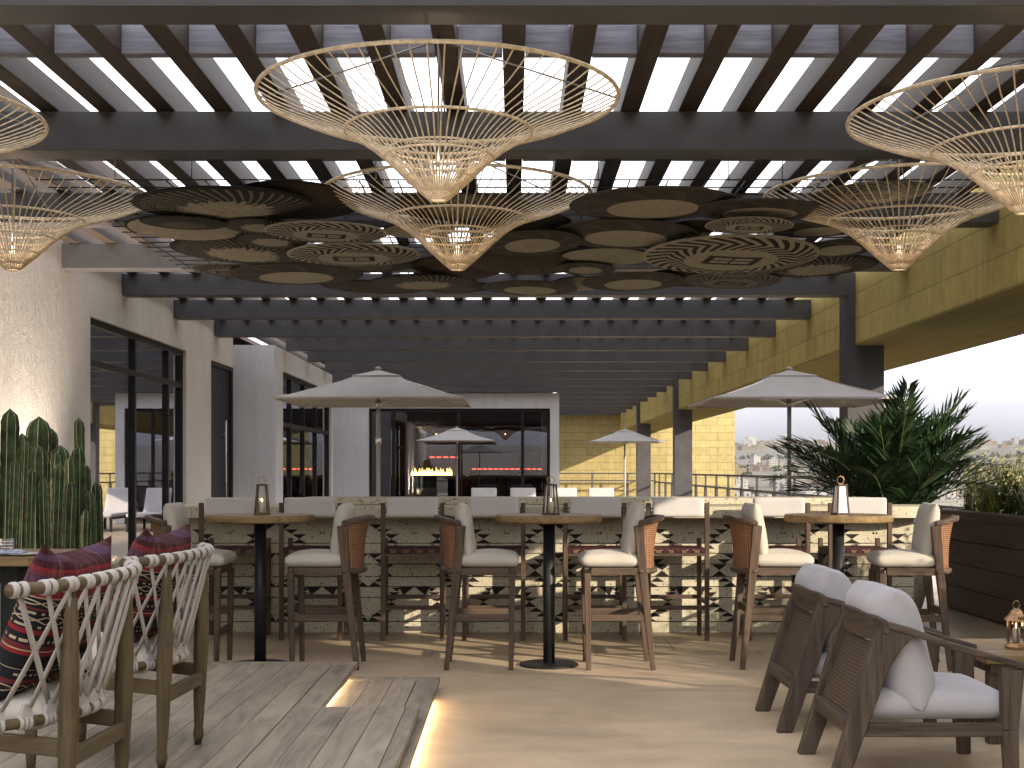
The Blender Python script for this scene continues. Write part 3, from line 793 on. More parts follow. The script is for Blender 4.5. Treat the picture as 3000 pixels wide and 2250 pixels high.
MB().tube([(.02*math.cos(a), 0, .221+.02*math.sin(a)) for a in [2*PI*i/18 for i in range(18)]], .0025, 6, True).build('ring', M['brass'], t)

# ------------------------------------------------------------------ low armchairs (forward = +x)
def make_armchair():
    t = thing('armchair', '', 'armchair', group='low teak armchairs with grey cushions')
    for s in (-1,1):
        y = s*.31
        m = MB(); pr = [(-.425,0),(-.345,0),(-.165,.50),(-.10,.60),(-.05,.647),(-.20,.69),(-.235,.62)]
        m.prism([(x, y-.027, z) for x, z in pr], (0,.054,0)); m.build('leg', M['teak_z'], t, .007)
        m = MB(); m.bar((.375,y,0),(.365,y,.235),.046,.06,side=(0,1,0),w2=.05,h2=.07); m.bar((.365,y,.234),(.375,y,.50),.05,.07,side=(0,1,0),w2=.05,h2=.10); m.build('leg', M['teak_z'], t, .007)
        m = MB(); m.prism([(-.19,y-.034,.680),(-.19,y-.034,.712),(-.06,y-.034,.678),(.10,y-.034,.618),(.43,y-.034,.527),(.43,y-.034,.498),(.10,y-.034,.587),(-.06,y-.034,.645)], (0,.068,0)); m.build('armrest', M['teak_x'], t, .008)
        m = MB(); m.bar((-.34,y,.235),(.34,y,.235),.034,.06); m.build('side_rail', M['teak_x'], t, .005)
    # back top rail, curved
    n = 12; vs = []
    for i in range(n+1):
        v = -1+2*i/n; y = v*.346; x = -.175-.05*(1-v*v)
        for a, z in ((-.018,.605+.055*v**4),(.014,.60+.055*v**4),(.002,.725-.010*v**4),(-.032,.725-.010*v**4)): vs.append((x+a, y, z+.012*(1-v*v)))
    fs = [(0,1,2,3), tuple(n*4+q for q in (3,2,1,0))]
    for i in range(n):
        for q in range(4): fs.append((i*4+q, (i+1)*4+q, (i+1)*4+(q+1)%4, i*4+(q+1)%4))
    m = MB(); m._add(vs, fs); m.build('back_rail', M['teak_y'], t, .005)
    MB().bar((-.325,-.283,.25),(-.325,.283,.25),.05,.07).build('cross_rail', M['teak_y'], t, .005); MB().bar((.345,-.28,.235),(.345,.28,.235),.034,.06).build('cross_rail', M['teak_y'], t, .005)
    m = MB(); vs = []; N, K = 10, 6
    for off in (0, .016):
        for i in range(N+1):
            for k in range(K+1):
                v = -1+2*i/N; f = k/K
                vs.append((-.315+f*.125-.028*(1-v*v)*f+off, v*.284, .28+f*.335))
    fs = []; o_ = (N+1)*(K+1)
    for h in (0,1):
        for i in range(N):
            for k in range(K):
                q = tuple(h*o_+a for a in (i*(K+1)+k, (i+1)*(K+1)+k, (i+1)*(K+1)+k+1, i*(K+1)+k+1)); fs.append(q[::-1] if h == 0 else q)
    m._add(vs, fs, 0, True); m.build('cord_back', M['cord'], t)
    m = MB().at(T(.045,0,.333)); m.cush(.655,.560,.125,.05,.035,18,0,.003,3); m.build('seat_cushion', M['grey'], t)
    m = MB().at(T(-.075,0,.575,0,R(-104),0)); m.pillow(.54,.60,.25, 5, .02, 22, .005, seed=8); m.build('back_cushion', M['grey'], t)
    return t
ac = make_armchair()
for i, (y, l) in enumerate(((6.15,'low teak armchair with grey cushions, nearer one seen whole at the low table'),(7.29,'low teak armchair partly hidden behind the nearer grey armchair'),(3.47,'low teak armchair cut off at the bottom right corner'))):
    place(ac, i, (1.79 if i < 2 else 1.79, y, 0), 0, l)
t = thing('low_table', 'low wooden coffee table carrying the bronze lantern', 'table', (2.83, 6.95, 0))
m = MB()
planks(m, -.5, .5, -.33, .33, .405, .450, .11, .004, 'x'); m.build('tabletop', M['top'], t, .003)
MB().box(-.47,.47,-.30,.30,.355,.404).build('apron', M['teak_x'], t, .004)
for sx in (-.42,.42):
    for sy in (-.25,.25): MB().box(sx-.05,sx+.05,sy-.03,sy+.03,0,.354).build('leg', M['teak_z'], t, .005)

# ------------------------------------------------------------------ rope chairs (forward = +x)
def make_rope_chair():
    t = thing('rope_chair', '', 'chair', group='olive wood chairs with crossed cotton straps')
    for s in (-1,1):
        y = s*.255
        zs = [0,.03,.07,.20,.42,.60,.75,.86]; rs = [.017,.024,.020,.027,.033,.030,.022,.009]
        m = MB(); m.lathe([(.016,0),(.016,.012)], 10, c=(-.27,y,0), mi=1); m.tube([(-.27-.03*z, y, z+.012) for z in zs], rs, 14); m.build('leg', [M['ash_z'], M['black']], t)
        m = MB(); zs = [0,.05,.25,.46]; m.tube([(.27, s*.275, z) for z in zs], [.017,.021,.029,.026], 14); m.build('leg', M['ash_z'], t)
        MB().bar((-.255,y,.335),(.25,s*.275,.385),.026,.058).build('side_rail', M['ash_x'], t, .005)
    MB().bar((-.285,-.228,.30),(-.285,.228,.30),.026,.058).build('cross_rail', M['ash_y'], t, .005); MB().bar((.27,-.25,.40),(.27,.25,.40),.026,.058).build('cross_rail', M['ash_y'], t, .005)
    def barp(v): return Vector((-.325+.10*v*v*abs(v), .50*v, .865-.0*v))
    def lowp(v): return Vector((-.262+.16*v*v, .385*v, .425))
    m = MB(); m.tube([barp(-1.06+2.12*i/24) for i in range(25)], .020, 14); m.build('back_bar', M['ash_y'], t)
    m = MB(); m.tube([lowp(-1+2*i/24) for i in range(25)], .018, 12); m.build('seat_bar', M['ash_y'], t)
    m = MB(); n = 11
    for i in range(n):
        v = -1+2*i/(n-1)
        for dv in (-.028,.028):                       # wraps on the bar
            c = barp(v+dv); tg = (barp(v+dv+.01)-barp(v+dv-.01)).normalized()
            m.tube([c-tg*.0115, c-tg*.008, c+tg*.008, c+tg*.0115], [.021,.0255,.0255,.021], 12)
        cl = lowp(v); tg = (lowp(v+.01)-lowp(v-.01)).normalized()
        for q in (-.016,0,.016): m.tube([cl+tg*(q-.007), cl+tg*(q-.004), cl+tg*(q+.004), cl+tg*(q+.007)], [.02,.0245,.0245,.02], 10)
        m.bar(cl+Vector((-.004,0,.016)), cl+Vector((-.010,0,.062)), .046, .024, side=tg, w2=.026, h2=.014)
    def strap(v0, v1, out):
        p = barp(v0)+Vector((-out,0,-.022)); q = lowp(v1)+Vector((-.012-out,0,.05))
        mid = [p.lerp(q, f) + Vector((-.0,0,0)) + (q-p).cross(Vector((0,0,1))).normalized()*0 for f in (0,.25,.5,.75,1)]
        m.tube(mid, .0175, 6, flat=.22, ref=(1,0,0))
    st_ = 2/(n-1)
    for i in range(n):
        v = -1+st_*i
        if i < n-2: strap(v+.028, v+st_*2.0, .008)
        if i > 1: strap(v-.028, v-st_*2.0, -.008)
    m.build('strap_back', M['rope'], t)
    m = MB().at(T(.045,0,.445,0,R(-4))); m.cush(.50,.52,.09,.04,.025,14,0,.003,4); m.build('seat_cushion', M['cream'], t)
    return t
rc = make_rope_chair()
ZD = .136
rch = []
for i, (x, y, l) in enumerate(((-1.70,5.78,'rope-strapped wooden chair farther along the deck, with its feet in view'),(-1.70,4.59,'rope-strapped wooden chair nearest the camera at the left edge'))):
    rch.append(place(rc, i, (x, y, ZD), PI-.06, l))
# striped cushions
def cushion_mat():
    t = NT('red_and_black_woven_stripes'); sp = t.node('ShaderNodeSeparateXYZ', {0: t.node('ShaderNodeTexCoord').outputs['Object']}).outputs
    y, x = sp[0], sp[1]         # y up the cushion, x across
    u = t.ma('ADD', t.ma('MULTIPLY', y, 2.0), .5)           # 0 bottom .. 1 top
    blk, red, cr, mar, pur = (.007,.0065,.008), (.15,.010,.012), (.30,.23,.15), (.085,.014,.018), (.030,.005,.008)
    n = t.node('ShaderNodeValToRGB', {0: u}); n.color_ramp.interpolation = 'CONSTANT'; e = n.color_ramp.elements
    stops = [(0,blk),(.10,mar),(.13,blk),(.20,cr),(.206,blk),(.30,red),(.325,cr),(.333,mar),(.37,blk),(.44,red),(.47,blk),(.60,mar),(.615,blk),(.68,cr),(.688,red),(.735,mar),(.77,(.03,.012,.03)),(.83,mar),(.86,red),(.885,pur),(.93,(.05,.025,.05)),(.97,pur)]
    while len(e) < len(stops): e.new(.5)
    for el, (p, c) in zip(e, stops): el.position = p; el.color = (*c, 1)
    col = n.outputs[0]
    def band(a, b): return t.ma('MULTIPLY', t.ma('GREATER_THAN', u, a), t.ma('LESS_THAN', u, b))
    # rows of dots and crosses
    fx = t.ma('ABSOLUTE', t.ma('SUBTRACT', t.ma('FRACT', t.ma('MULTIPLY', x, 42)), .5))
    for a, b in ((.385,.405),(.485,.50),(.575,.59),(.16,.175)):
        col = t.mix(t.ma('MULTIPLY', band(a,b), t.ma('LESS_THAN', fx, .22)), col, cr)
    fx2 = t.ma('ABSOLUTE', t.ma('SUBTRACT', t.ma('FRACT', t.ma('MULTIPLY', x, 17)), .5))
    for a, b in ((.515,.565),(.625,.675),(.05,.095)):
        uu = t.ma('ABSOLUTE', t.ma('SUBTRACT', t.ma('DIVIDE', t.ma('SUBTRACT', u, a), b-a), .5))
        xx = t.ma('LESS_THAN', t.ma('ABSOLUTE', t.ma('SUBTRACT', fx2, uu)), .085)
        col = t.mix(t.ma('MULTIPLY', band(a,b), xx), col, cr)
    # warp streaks
    s_ = t.noise(t.node('ShaderNodeMapping', {'Vector': t.node('ShaderNodeTexCoord').outputs['Object'], 'Scale': (3,60,3)}).outputs[0], 1, 3)
    col = t.mix(t.ma('MULTIPLY', t.ramp(s_, [(.5,(0,0,0)),(.7,(1,1,1))]), t.ma('MULTIPLY', t.ma('GREATER_THAN', u, .69), .5)), col, (.17,.085,.085))
    wv = t.noise(t.coord(), 260, 2)
    return t.done(col, .95, t.bump(wv, .4, .002))
M['stripe'] = cushion_mat()
for i, (c, l) in enumerate(zip(rch, ('red and black striped cushion on the farther rope chair','red and black striped cushion on the nearest rope chair at the left edge'))):
    m = MB(); m.pillow(.54,.60,.20, 2.6, .07, 22, .010, seed=3+i)
    for j, v in enumerate(m.v):
        x, y, z = v; m.v[j] = (x - (.055*(1-(y/.30)**2) if x > .2 else 0)*max(0,(x-.2)/.07), y, z)
    o = m.build('cushion', M['stripe']); tag(o, l, 'cushion', 'striped cushions on the rope chairs')
    x, y = c.location.x, c.location.y
    o.matrix_world = T(x+.13, y+.02, ZD+.735, 0, 0, PI-.06) @ T(0,0,0,0,R(-108),0)
# dining table corner, glass and napkin
t = thing('dining_table', 'oak dining table corner behind the rope chairs at the left edge', 'table', (-3.32, 7.75, ZD))
m = MB(); pts = [(-.7,-.40),(.66,-.40),(.74,-.30),(.74,.32),(.66,.40),(-.7,.40)]; m.prism([(x,y,.70) for x, y in pts], (0,0,.05)); m.build('tabletop', M['top'], t, .004)
for sx in (-.5,.5): MB().box(sx-.05,sx+.05,-.25,.25,0,.699).build('leg', M['black'], t, .004)
t = thing('tumbler', 'cut glass tumbler on the dining table corner', 'glass', (-2.85, 7.55, ZD+.752))
MB().lathe([(0,.001),(.030,.001),(.036,.09),(.033,.09),(.028,.010),(0,.010)], 20, cap=False, sm=False).build('tumbler_body', M['glass'], t)
m = MB()
for z in (.022,.040,.058,.074): m.tube([((.0312+z*.0667)*math.cos(2*PI*i/20), (.0312+z*.0667)*math.sin(2*PI*i/20), z) for i in range(20)], .0018, 5, True)
m.build('cut_band', M['opaque_white'], t)
t = thing('plate', 'white plate on the dining table corner', 'plate', (-2.74, 7.50, ZD+.7515))
MB().lathe([(0,0),(.06,0),(.10,.010),(.102,.013),(.06,.006),(0,.005)], 32, cap=False).build('dish', M['opaque_white'], t)
m = MB().at(T(0,0,.012)); m.pillow(.17,.12,.022, 4, .05, 14, .006, seed=6)
o = m.build('napkin', plain('blue_striped_cotton', (.28,.31,.42), .9, .4, 25), None, loc=(-2.80,7.47,ZD+.758)); tag(o, 'crumpled blue and white napkin on the white plate', 'napkin')
# ------------------------------------------------------------------ hanging rattan lamps
def make_lamp():
    t = thing('pendant_lamp', '', 'pendant lamp', group='open rattan trumpet pendant lamps')
    P = [(.90,.51),(.80,.458),(.68,.412),(.56,.375),(.467,.342),(.37,.288),(.286,.222),(.225,.165),(.17,.110),(.10,.045),(.045,0)]
    def prof(f):
        x = f*(len(P)-1); i = min(int(x), len(P)-2); g = x-i
        return P[i][0]*(1-g)+P[i+1][0]*g, P[i][1]*(1-g)+P[i+1][1]*g
    m = MB(); n = 72
    for k in range(n):
        a = 2*PI*k/n; ca, sa = math.cos(a), math.sin(a)
        end = 1.0 if k % 2 == 0 else .93
        m.tube([(prof(end*i/11)[0]*ca, prof(end*i/11)[0]*sa, prof(end*i/11)[1]) for i in range(12)], .0040, 4, caps=False)
    m.build('rib', M['rattan'], t)
    def ring(r, z, w, name='ring'):
        MB().tube([(r*math.cos(2*PI*i/64), r*math.sin(2*PI*i/64), z) for i in range(64)], w, 8, True).build(name, M['rattan'], t)
    ring(.90,.51,.0105,'rim'); ring(.467,.342,.0075); ring(.275,.212,.006); ring(.245,.255,.005); ring(.17,.112,.005); ring(.047,.002,.006)
    m = MB()
    for k in range(26): 
        z = .004+.0034*k; r = .045+(.10-.045)*z/.045*.8
        m.tube([(r*math.cos(2*PI*i/20), r*math.sin(2*PI*i/20), z) for i in range(20)], .0016, 3, True)
    m.build('woven_tip', M['rattan'], t)
    for k in range(4):
        a = k*PI/2; MB().tube([(.9*math.cos(a), .9*math.sin(a), .51), (0,0,.80)], .005, 5).build('strap', M['cable'], t)
    MB().tube([(0,0,.16),(0,0,1.05)], .006, 6).build('stem', M['cable'], t)
    b = MB().lathe([(0,.05),(.018,.06),(.028,.085),(.022,.115),(.014,.13),(.014,.16),(0,.162)], 14, cap=False).build('bulb', M['bulb'], t)
    return t
lp = make_lamp()
lps = [(-.378,6.73,2.717,'rattan trumpet pendant lamp, largest and nearest the middle'),
       (-.381,9.06,2.715,'rattan trumpet pendant lamp just behind and below the largest middle one'),
       (2.66,6.98,2.70,'rattan trumpet pendant lamp cut off at the upper right edge'),
       (2.60,9.06,2.715,'rattan trumpet pendant lamp in front of the yellow stone beam'),
       (-3.383,9.06,2.715,'rattan trumpet pendant lamp in front of the white stucco wall'),
       (-3.38,6.98,2.70,'rattan trumpet pendant lamp at the left edge, only its rim in view')]
for i, (x, y, z, l) in enumerate(lps):
    o = place(lp, i, (x, y, z), .4*i, l)
    pl = bpy.data.lights.new('bulb_light', 'POINT'); pl.energy = .4; pl.color = (1,.78,.54); pl.shadow_soft_size = .03
    po = bpy.data.objects.new('bulb_light', pl); COL.objects.link(po); po.parent = o; po.location = (0,0,.19)

# ------------------------------------------------------------------ woven discs under the rafters
def disc_mat(name, kind, tan=(.37,.335,.26), drk=(.0075,.0055,.005)):
    t = NT(name); tc = t.node('ShaderNodeTexCoord').outputs['Object']
    sp = t.node('ShaderNodeSeparateXYZ', {0: tc}).outputs; x, y = sp[0], sp[1]
    r = t.ma('SQRT', t.ma('ADD', t.ma('MULTIPLY', x, x), t.ma('MULTIPLY', y, y))); th = t.ma('ARCTAN2', y, x)
    n = t.noise(tc, 7, 4); coil = t.ma('SINE', t.ma('MULTIPLY', r, 150)); fine = t.noise(tc, 45, 3)
    gt = lambda a, b: t.ma('GREATER_THAN', a, b); lt = lambda a, b: t.ma('LESS_THAN', a, b)
    tanc = t.mix(t.ramp(fine, [(.3,(0,0,0)),(.7,(1,1,1))]), mul(tan,.6), mul(tan,1.15)); dkc = t.mix(fine, drk, mul(drk, 2.6))
    if kind == 'zebra':
        ph = t.ma('ADD', t.ma('MULTIPLY', th, 30), t.ma('MULTIPLY', t.ma('ABSOLUTE', t.ma('SUBTRACT', r, .74)), 44))
        s = gt(t.ma('SINE', t.ma('ADD', ph, t.ma('MULTIPLY', n, 2.0))), .05)
        s = t.ma('MAXIMUM', s, gt(r, .955)); inn = lt(r, .53)
        ax, ay = t.ma('ABSOLUTE', x), t.ma('ABSOLUTE', t.ma('ADD', y, .03))
        rect = t.ma('MULTIPLY', lt(ax,.31), lt(ay,.21)); hole = t.ma('MULTIPLY', t.ma('MULTIPLY', lt(ax,.23), gt(ax,.015)), t.ma('MULTIPLY', lt(ay,.13), gt(ay,.02)))
        m = t.ma('MAXIMUM', t.ma('MULTIPLY', s, t.ma('SUBTRACT', 1.0, inn)), inn)
        m = t.ma('MULTIPLY', m, t.ma('SUBTRACT', 1.0, t.ma('MULTIPLY', rect, t.ma('SUBTRACT', 1.0, hole))))
    elif kind == 'feather':
        s = t.ma('MULTIPLY', gt(t.ma('SINE', t.ma('ADD', t.ma('MULTIPLY', th, 46), t.ma('MULTIPLY', r, 22))), .55), .38)
        ragged = t.ma('ADD', r, t.ma('MULTIPLY', t.ma('SINE', t.ma('MULTIPLY', th, 27)), .05)); ragged = t.ma('ADD', ragged, t.ma('MULTIPLY', t.ma('SUBTRACT', n, .5), .5))
        m = t.ma('MAXIMUM', t.ma('MULTIPLY', s, lt(r,.93)), t.ma('MULTIPLY', lt(ragged, .5), t.ma('ADD', .35, fine)))
    elif kind == 'centre':
        m = t.ma('MAXIMUM', lt(r, .55), t.ma('MULTIPLY', t.ma('MAXIMUM', gt(r,.95), t.ma('MULTIPLY', gt(t.ma('SINE', t.ma('ADD', t.ma('MULTIPLY', th, 9), t.ma('MULTIPLY', r, 9))), .7), lt(r,.9))), .16))
        m = t.ma('MAXIMUM', m, t.ma('MULTIPLY', fine, .16))
    else:
        m = t.ma('MULTIPLY', lt(r, .945), t.ma('ADD', .62, t.ma('MULTIPLY', n, .6)))
    col = t.mix(m, dkc, tanc)
    h = t.ma('ADD', t.ma('MULTIPLY', coil, .5), t.ma('MULTIPLY', fine, .8))
    return t.done(col, .8, t.bump(h, .5, .012))
DM = {k: disc_mat('woven_'+k, k) for k in ('zebra','feather','centre','plain')}
DM['brown'] = disc_mat('woven_brown', 'plain', (.050,.033,.021))
DM['dim'] = disc_mat('woven_dim_zebra', 'zebra', (.17,.155,.125), (.008,.0065,.006))
DM['dark'] = disc_mat('woven_dark_feather', 'feather', (.10,.085,.065), (.007,.006,.0055))
dprot = {}
def disc_proto(kind, deep):
    m = MB(); k = 3.0 if deep else 1
    pr = [(0,-.055*k),(.25,-.053*k),(.5,-.042*k),(.72,-.026*k),(.88,-.008*k),(.97,.006),(1,.018),(.985,.03),(.95,.028),(.85,.012),(.6,-.012*k),(.3,-.03*k),(0,-.034*k)]
    m.lathe(pr, 56, cap=False); return m.build('woven_disc', DM[kind])
NM = {'zebra':'black and tan zebra-striped','feather':'dark feathery with a ragged tan centre','centre':'dark brown with a round tan centre','plain':'plain tan with a dark rim','brown':'plain dark brown','dim':'dim grey zebra-striped','dark':'almost black feather-striped'}
# picture x, y, width, height, kind, layer, deep, where
DISCS = [
 (490,447,377,70,'feather',1,0,'big, beside the stucco-wall lamp'),
 (640,436,262,78,'brown',0,0,'half hidden behind the big feathery one'),
 (400,495,240,50,'plain',2,0,'at the left end of the cluster'),
 (398,483,178,28,'dark',3,0,'lying over the leftmost plain tan disc'),
 (561,490,150,32,'feather',3,0,'small, left of the upper zebra'),
 (705,504,252,42,'zebra',5,0,'upper bold one left of centre'),
 (905,499,150,32,'plain',3,0,'small, left beside the second middle lamp'),
 (585,521,148,32,'feather',4,0,'small, below the upper zebra'),
 (525,545,292,56,'feather',3,0,'wide, left of the lower zebra'),
 (765,553,272,46,'zebra',6,0,'lower bold one left of centre'),
 (800,573,180,32,'dark',4,0,'peeping out below the lower left zebra'),
 (490,585,142,25,'dim',4,0,'small, at the lower left corner'),
 (640,595,272,42,'centre',5,0,'lower left, before a grey beam'),
 (808,622,216,27,'brown',5,0,'thin, bottom of the left half'),
 (914,612,222,32,'feather',6,0,'bottom row, left of centre'),
 (990,622,148,24,'dark',5,0,'small, lowest under the middle lamp tip'),
 (1145,624,194,28,'centre',7,0,'lowest of all, near centre'),
 (1130,556,330,66,'brown',2,1,'deep and bowl-like, behind the lamp tip'),
 (985,580,190,44,'brown',3,1,'smaller bowl left of the lamp tip'),
 (1150,527,206,50,'centre',5,0,'lying over the deep brown bowl'),
 (1265,582,124,24,'centre',6,0,'small, under the deep brown bowl'),
 (1310,556,192,36,'plain',4,0,'between the deep bowl and largest zebra'),
 (1578,555,358,76,'zebra',7,0,'largest one, right of centre'),
 (1352,510,304,60,'centre',3,0,'lower of the two widest'),
 (1410,445,340,68,'centre',1,0,'upper of the two widest'),
 (1640,457,276,44,'centre',2,0,'upper right, near the stone-beam lamp'),
 (1618,489,180,34,'zebra',5,0,'small, above the largest zebra'),
 (1500,492,116,28,'brown',2,0,'small, beside the two widest'),
 (1770,497,190,34,'centre',2,0,'left of the stone-beam lamp ribs'),
 (1812,538,166,38,'centre',4,0,'small, left of stone-beam lamp tip'),
 (1765,578,246,46,'feather',4,0,'broad, lowest at the right end'),
 (1587,588,154,24,'dim',8,0,'small, under the largest zebra'),
 (1578,608,210,32,'dim',6,0,'lowest one of the right half'),
 (1367,611,212,38,'centre',7,0,'bottom row, right of centre'),
 (1255,614,126,28,'plain',5,0,'small, in the bottom row'),
 (1480,602,172,36,'brown',5,0,'bottom row, right half'),
 (1882,420,244,46,'dim',0,0,'seen through the stone-beam lamp ribs'),
 (1000,452,300,56,'dark',0,0,'wide, through the second middle lamp ribs'),
 (1120,484,220,44,'dark',1,0,'right beside the second middle lamp')]
for (px, py, wd, ht, kind, lay, deep, where) in DISCS:
    H = 1.805-.027*lay; u = 1014-py; y = H*F/u; x = (px-1110)*y/F; r = wd/2*y/F*1.06
    tilt = max(R(-3), min(R(7), math.asin(min(.5, ht/wd)) - math.atan(u/F)))
    key = (kind, deep)
    if key in dprot: o = dprot[key].copy(); COL.objects.link(o)
    else: o = dprot[key] = disc_proto(kind, deep)
    o.location = (x, y, H+EYE); o.scale = (r, r, r*(1 if r < .7 else .8)); o.rotation_euler = (-tilt if False else tilt*-1, R(rnd.uniform(-2,2)), R(rnd.uniform(-12,12)))
    tag(o, (NM[kind]+' woven disc, '+where), 'woven disc', 'woven discs hung under the pergola')
# wire grid they hang from, and its suspension cables
gd = thing('hanging_grid', 'black wire grid hung under the rafters, carrying the woven discs', 'grid', (0, 10.6, 3.235))
m = MB()
for i in range(25): 
    x = -3.0+i*.25; m.bar((x,-1.9,0),(x,2.2,0),.008,.008)
for j in range(18):
    y = -1.9+j*.24; m.bar((-3.1,y,.009),(3.1,y,.009),.008,.008)
m.build('wire_mesh', M['black'], gd)
for x in (-2.6,-2.1,-.9,-.6,.55,1.4,1.75,2.5):
    for y in (-1.85,1.4): MB().tube([(x,y,.012),(x,y,.36)], .004, 5).build('cable', M['cable'], gd)
# ------------------------------------------------------------------ parasols
def make_parasol():
    t = thing('parasol', '', 'parasol', group='square off-white parasols')
    W, zb, zt = .91, 2.055, 2.375
    def tier(w0, z0, w1, z1, n=6, sag=.03, th=.008):
        m = MB(); 
        for off, flip in ((0,False),(-th,True)):
            for s in range(4):
                m.at(Matrix.Rotation(s*PI/2,4,'Z')); vs = []; fs = []
                for i in range(n+1):
                    f = i/n; ww = w0*(1-f)+w1*f; z = z0*(1-f)+z1*f - sag*math.sin(PI*f)
                    for k in range(n+1):
                        v = -1+2*k/n; vs.append((v*ww, -ww+.0*(1-v*v), z+off-.012*(1-v*v)*(1-f)))
                for i in range(n):
                    for k in range(n):
                        q = (i*(n+1)+k, i*(n+1)+k+1, (i+1)*(n+1)+k+1, (i+1)*(n+1)+k); fs.append(q[::-1] if flip else q)
                m._add(vs, fs, 0, True)
        for s in range(4):
            m.at(Matrix.Rotation(s*PI/2,4,'Z')); m.poly([(-w0,-w0,z0),(w0,-w0,z0),(w0,-w0,z0-.012-th),(-w0,-w0,z0-.012-th)][::-1])
        m.M = Matrix.Identity(4); return m
    c = tier(W, zb, .20, zt-.07).build('canopy', M['umbrella'], t)
    tier(.235, zt-.068, .01, zt, 4, .004).build('vent_cap', M['umbrella'], c)
    MB().tube([(0,0,.06),(0,0,zt-.02)], .022, 14).build('pole', M['white'], t)
    MB().lathe([(.024,1.62),(.03,1.63),(.03,1.69),(.024,1.70)], 14).build('collar', M['steel'], t); MB().lathe([(.03,2.0),(.034,2.01),(.034,2.05),(.026,2.06)], 14).build('hub', M['steel'], t)
    for s in range(4):
        a = s*PI/2+PI/4; MB().bar((.03*math.cos(a),.03*math.sin(a),2.03),(.62*math.cos(a),.62*math.sin(a),2.16),.014,.018).build('strut', M['steel'], t); MB().bar((.03*math.cos(a),.03*math.sin(a),2.345),(1.26*math.cos(a),1.26*math.sin(a),2.035),.014,.014).build('rib', M['steel'], t)
    MB().lathe([(0,zt),(.03,zt+.002),(.034,zt+.018),(.02,zt+.032),(0,zt+.034)], 14, cap=False).build('finial', M['white'], t)
    MB().box(-.24,.24,-.24,.24,0,.06).build('base', M['black'], t, .01)
    return t
pr = make_parasol()
for i, (x, y, l) in enumerate(((-1.374,13.6,'off-white square parasol standing behind the bar before the dark windows'),(2.79,13.6,'off-white square parasol in front of the nearest column, by the palm'),(-1.37,32.3,'small far off-white parasol in front of the wide dark glazed front'),(2.76,33.4,'small far off-white parasol in front of the yellow end wall'))):
    place(pr, i, (x, y, 0), 0, l)

# ------------------------------------------------------------------ sun loungers far behind the bar (forward = -y)
def make_lounger():
    t = thing('sun_lounger', '', 'sun lounger', group='white sun loungers beyond the bar')
    for sx in (-.27,.27):
        for sy in (-1.25,.1): MB().box(sx-.025,sx+.025,sy-.025,sy+.025,0,.27).build('leg', M['black'], t)
        MB().box(sx-.025,sx+.025,-1.3,.3,.272,.31).build('side_rail', M['black'], t)
    MB().at(T(0,-.6,.355)).cush(.60,1.35,.09,.03,.0,8).build('seat_pad', M['white'], t)
    MB().at(T(0,.24,.64,R(62))).cush(.58,.66,.08,.03,.0,8).build('back_pad', M['white'], t)
    MB().bar((-.27,.12,.33),(-.27,.44,.90),.03,.03).bar((.27,.12,.33),(.27,.44,.90),.03,.03).bar((-.255,.44,.90),(.255,.44,.90),.03,.03).build('back_frame', M['black'], t)
    return t
lo = make_lounger()
for i, (x, l) in enumerate(((-.69,'white sun lounger beyond the bar, leftmost of the row'),(.21,'white sun lounger beyond the bar, second from the left in the row'),(1.16,'white sun lounger back beyond the bar, right behind the middle lantern'),(2.01,'white sun lounger back beyond the bar, against the yellow end wall'))):
    place(lo, i, (x, 30.6, 0), 0, l)

# ------------------------------------------------------------------ things inside the glazed room
t = thing('fireplace', 'dark fireplace with a line of yellow flames inside the glazed room', 'fireplace', (-2.55, 41.5, 0))
MB().box(-.8,.8,0,.5,0,1.18).build('hearth', M['black'], t, .01); 
m = MB(); r2 = random.Random(4)
for i in range(44):
    x = -.62+i*.0285; h = r2.uniform(.08,.26); m._add([(x-.03,.2,1.185),(x+.03,.2,1.185),(x,.26,1.185),(x+r2.uniform(-.02,.02),.22,1.185+h)], [(0,1,3),(1,2,3),(2,0,3)])
m.build('flames', M['fire'], t)
t = thing('indoor_bar', 'pale bar counter with a red light strip inside the glazed room', 'bar counter', (-.35, 41, 0))
MB().box(-.95,1.2,0,.7,0,1.05).build('front', M['terrazzo'], t, .01); MB().box(-1.0,1.25,-.1,.75,1.053,1.32).build('counter_top', M['terrazzo'], t, .01)
m = MB()
for i in range(13): m.box(-.95+i*.17,-.95+i*.17+.12,.8,.83,1.36,1.40)
m.build('light_strip', M['redled'], t)
for i in range(3):
    s = dup(cs); s.location = (-.75+i*.75, 40.4, 0); s['group'] = 'stools inside the glazed room'
    s['label'] = ('pale-backed stool inside the glazed room, leftmost of three','pale-backed stool inside the glazed room, second of three','pale-backed stool inside the glazed room, rightmost of three')[i]
m = MB()
for i in range(4): m.box(i*.22,i*.22+.15,0,.03,0,.04)
tag(m.build('light_strip', M['redled'], None, loc=(-2.7,43.1,1.74)), 'short red light strip on the far dark wall above the fireplace', 'light strip')

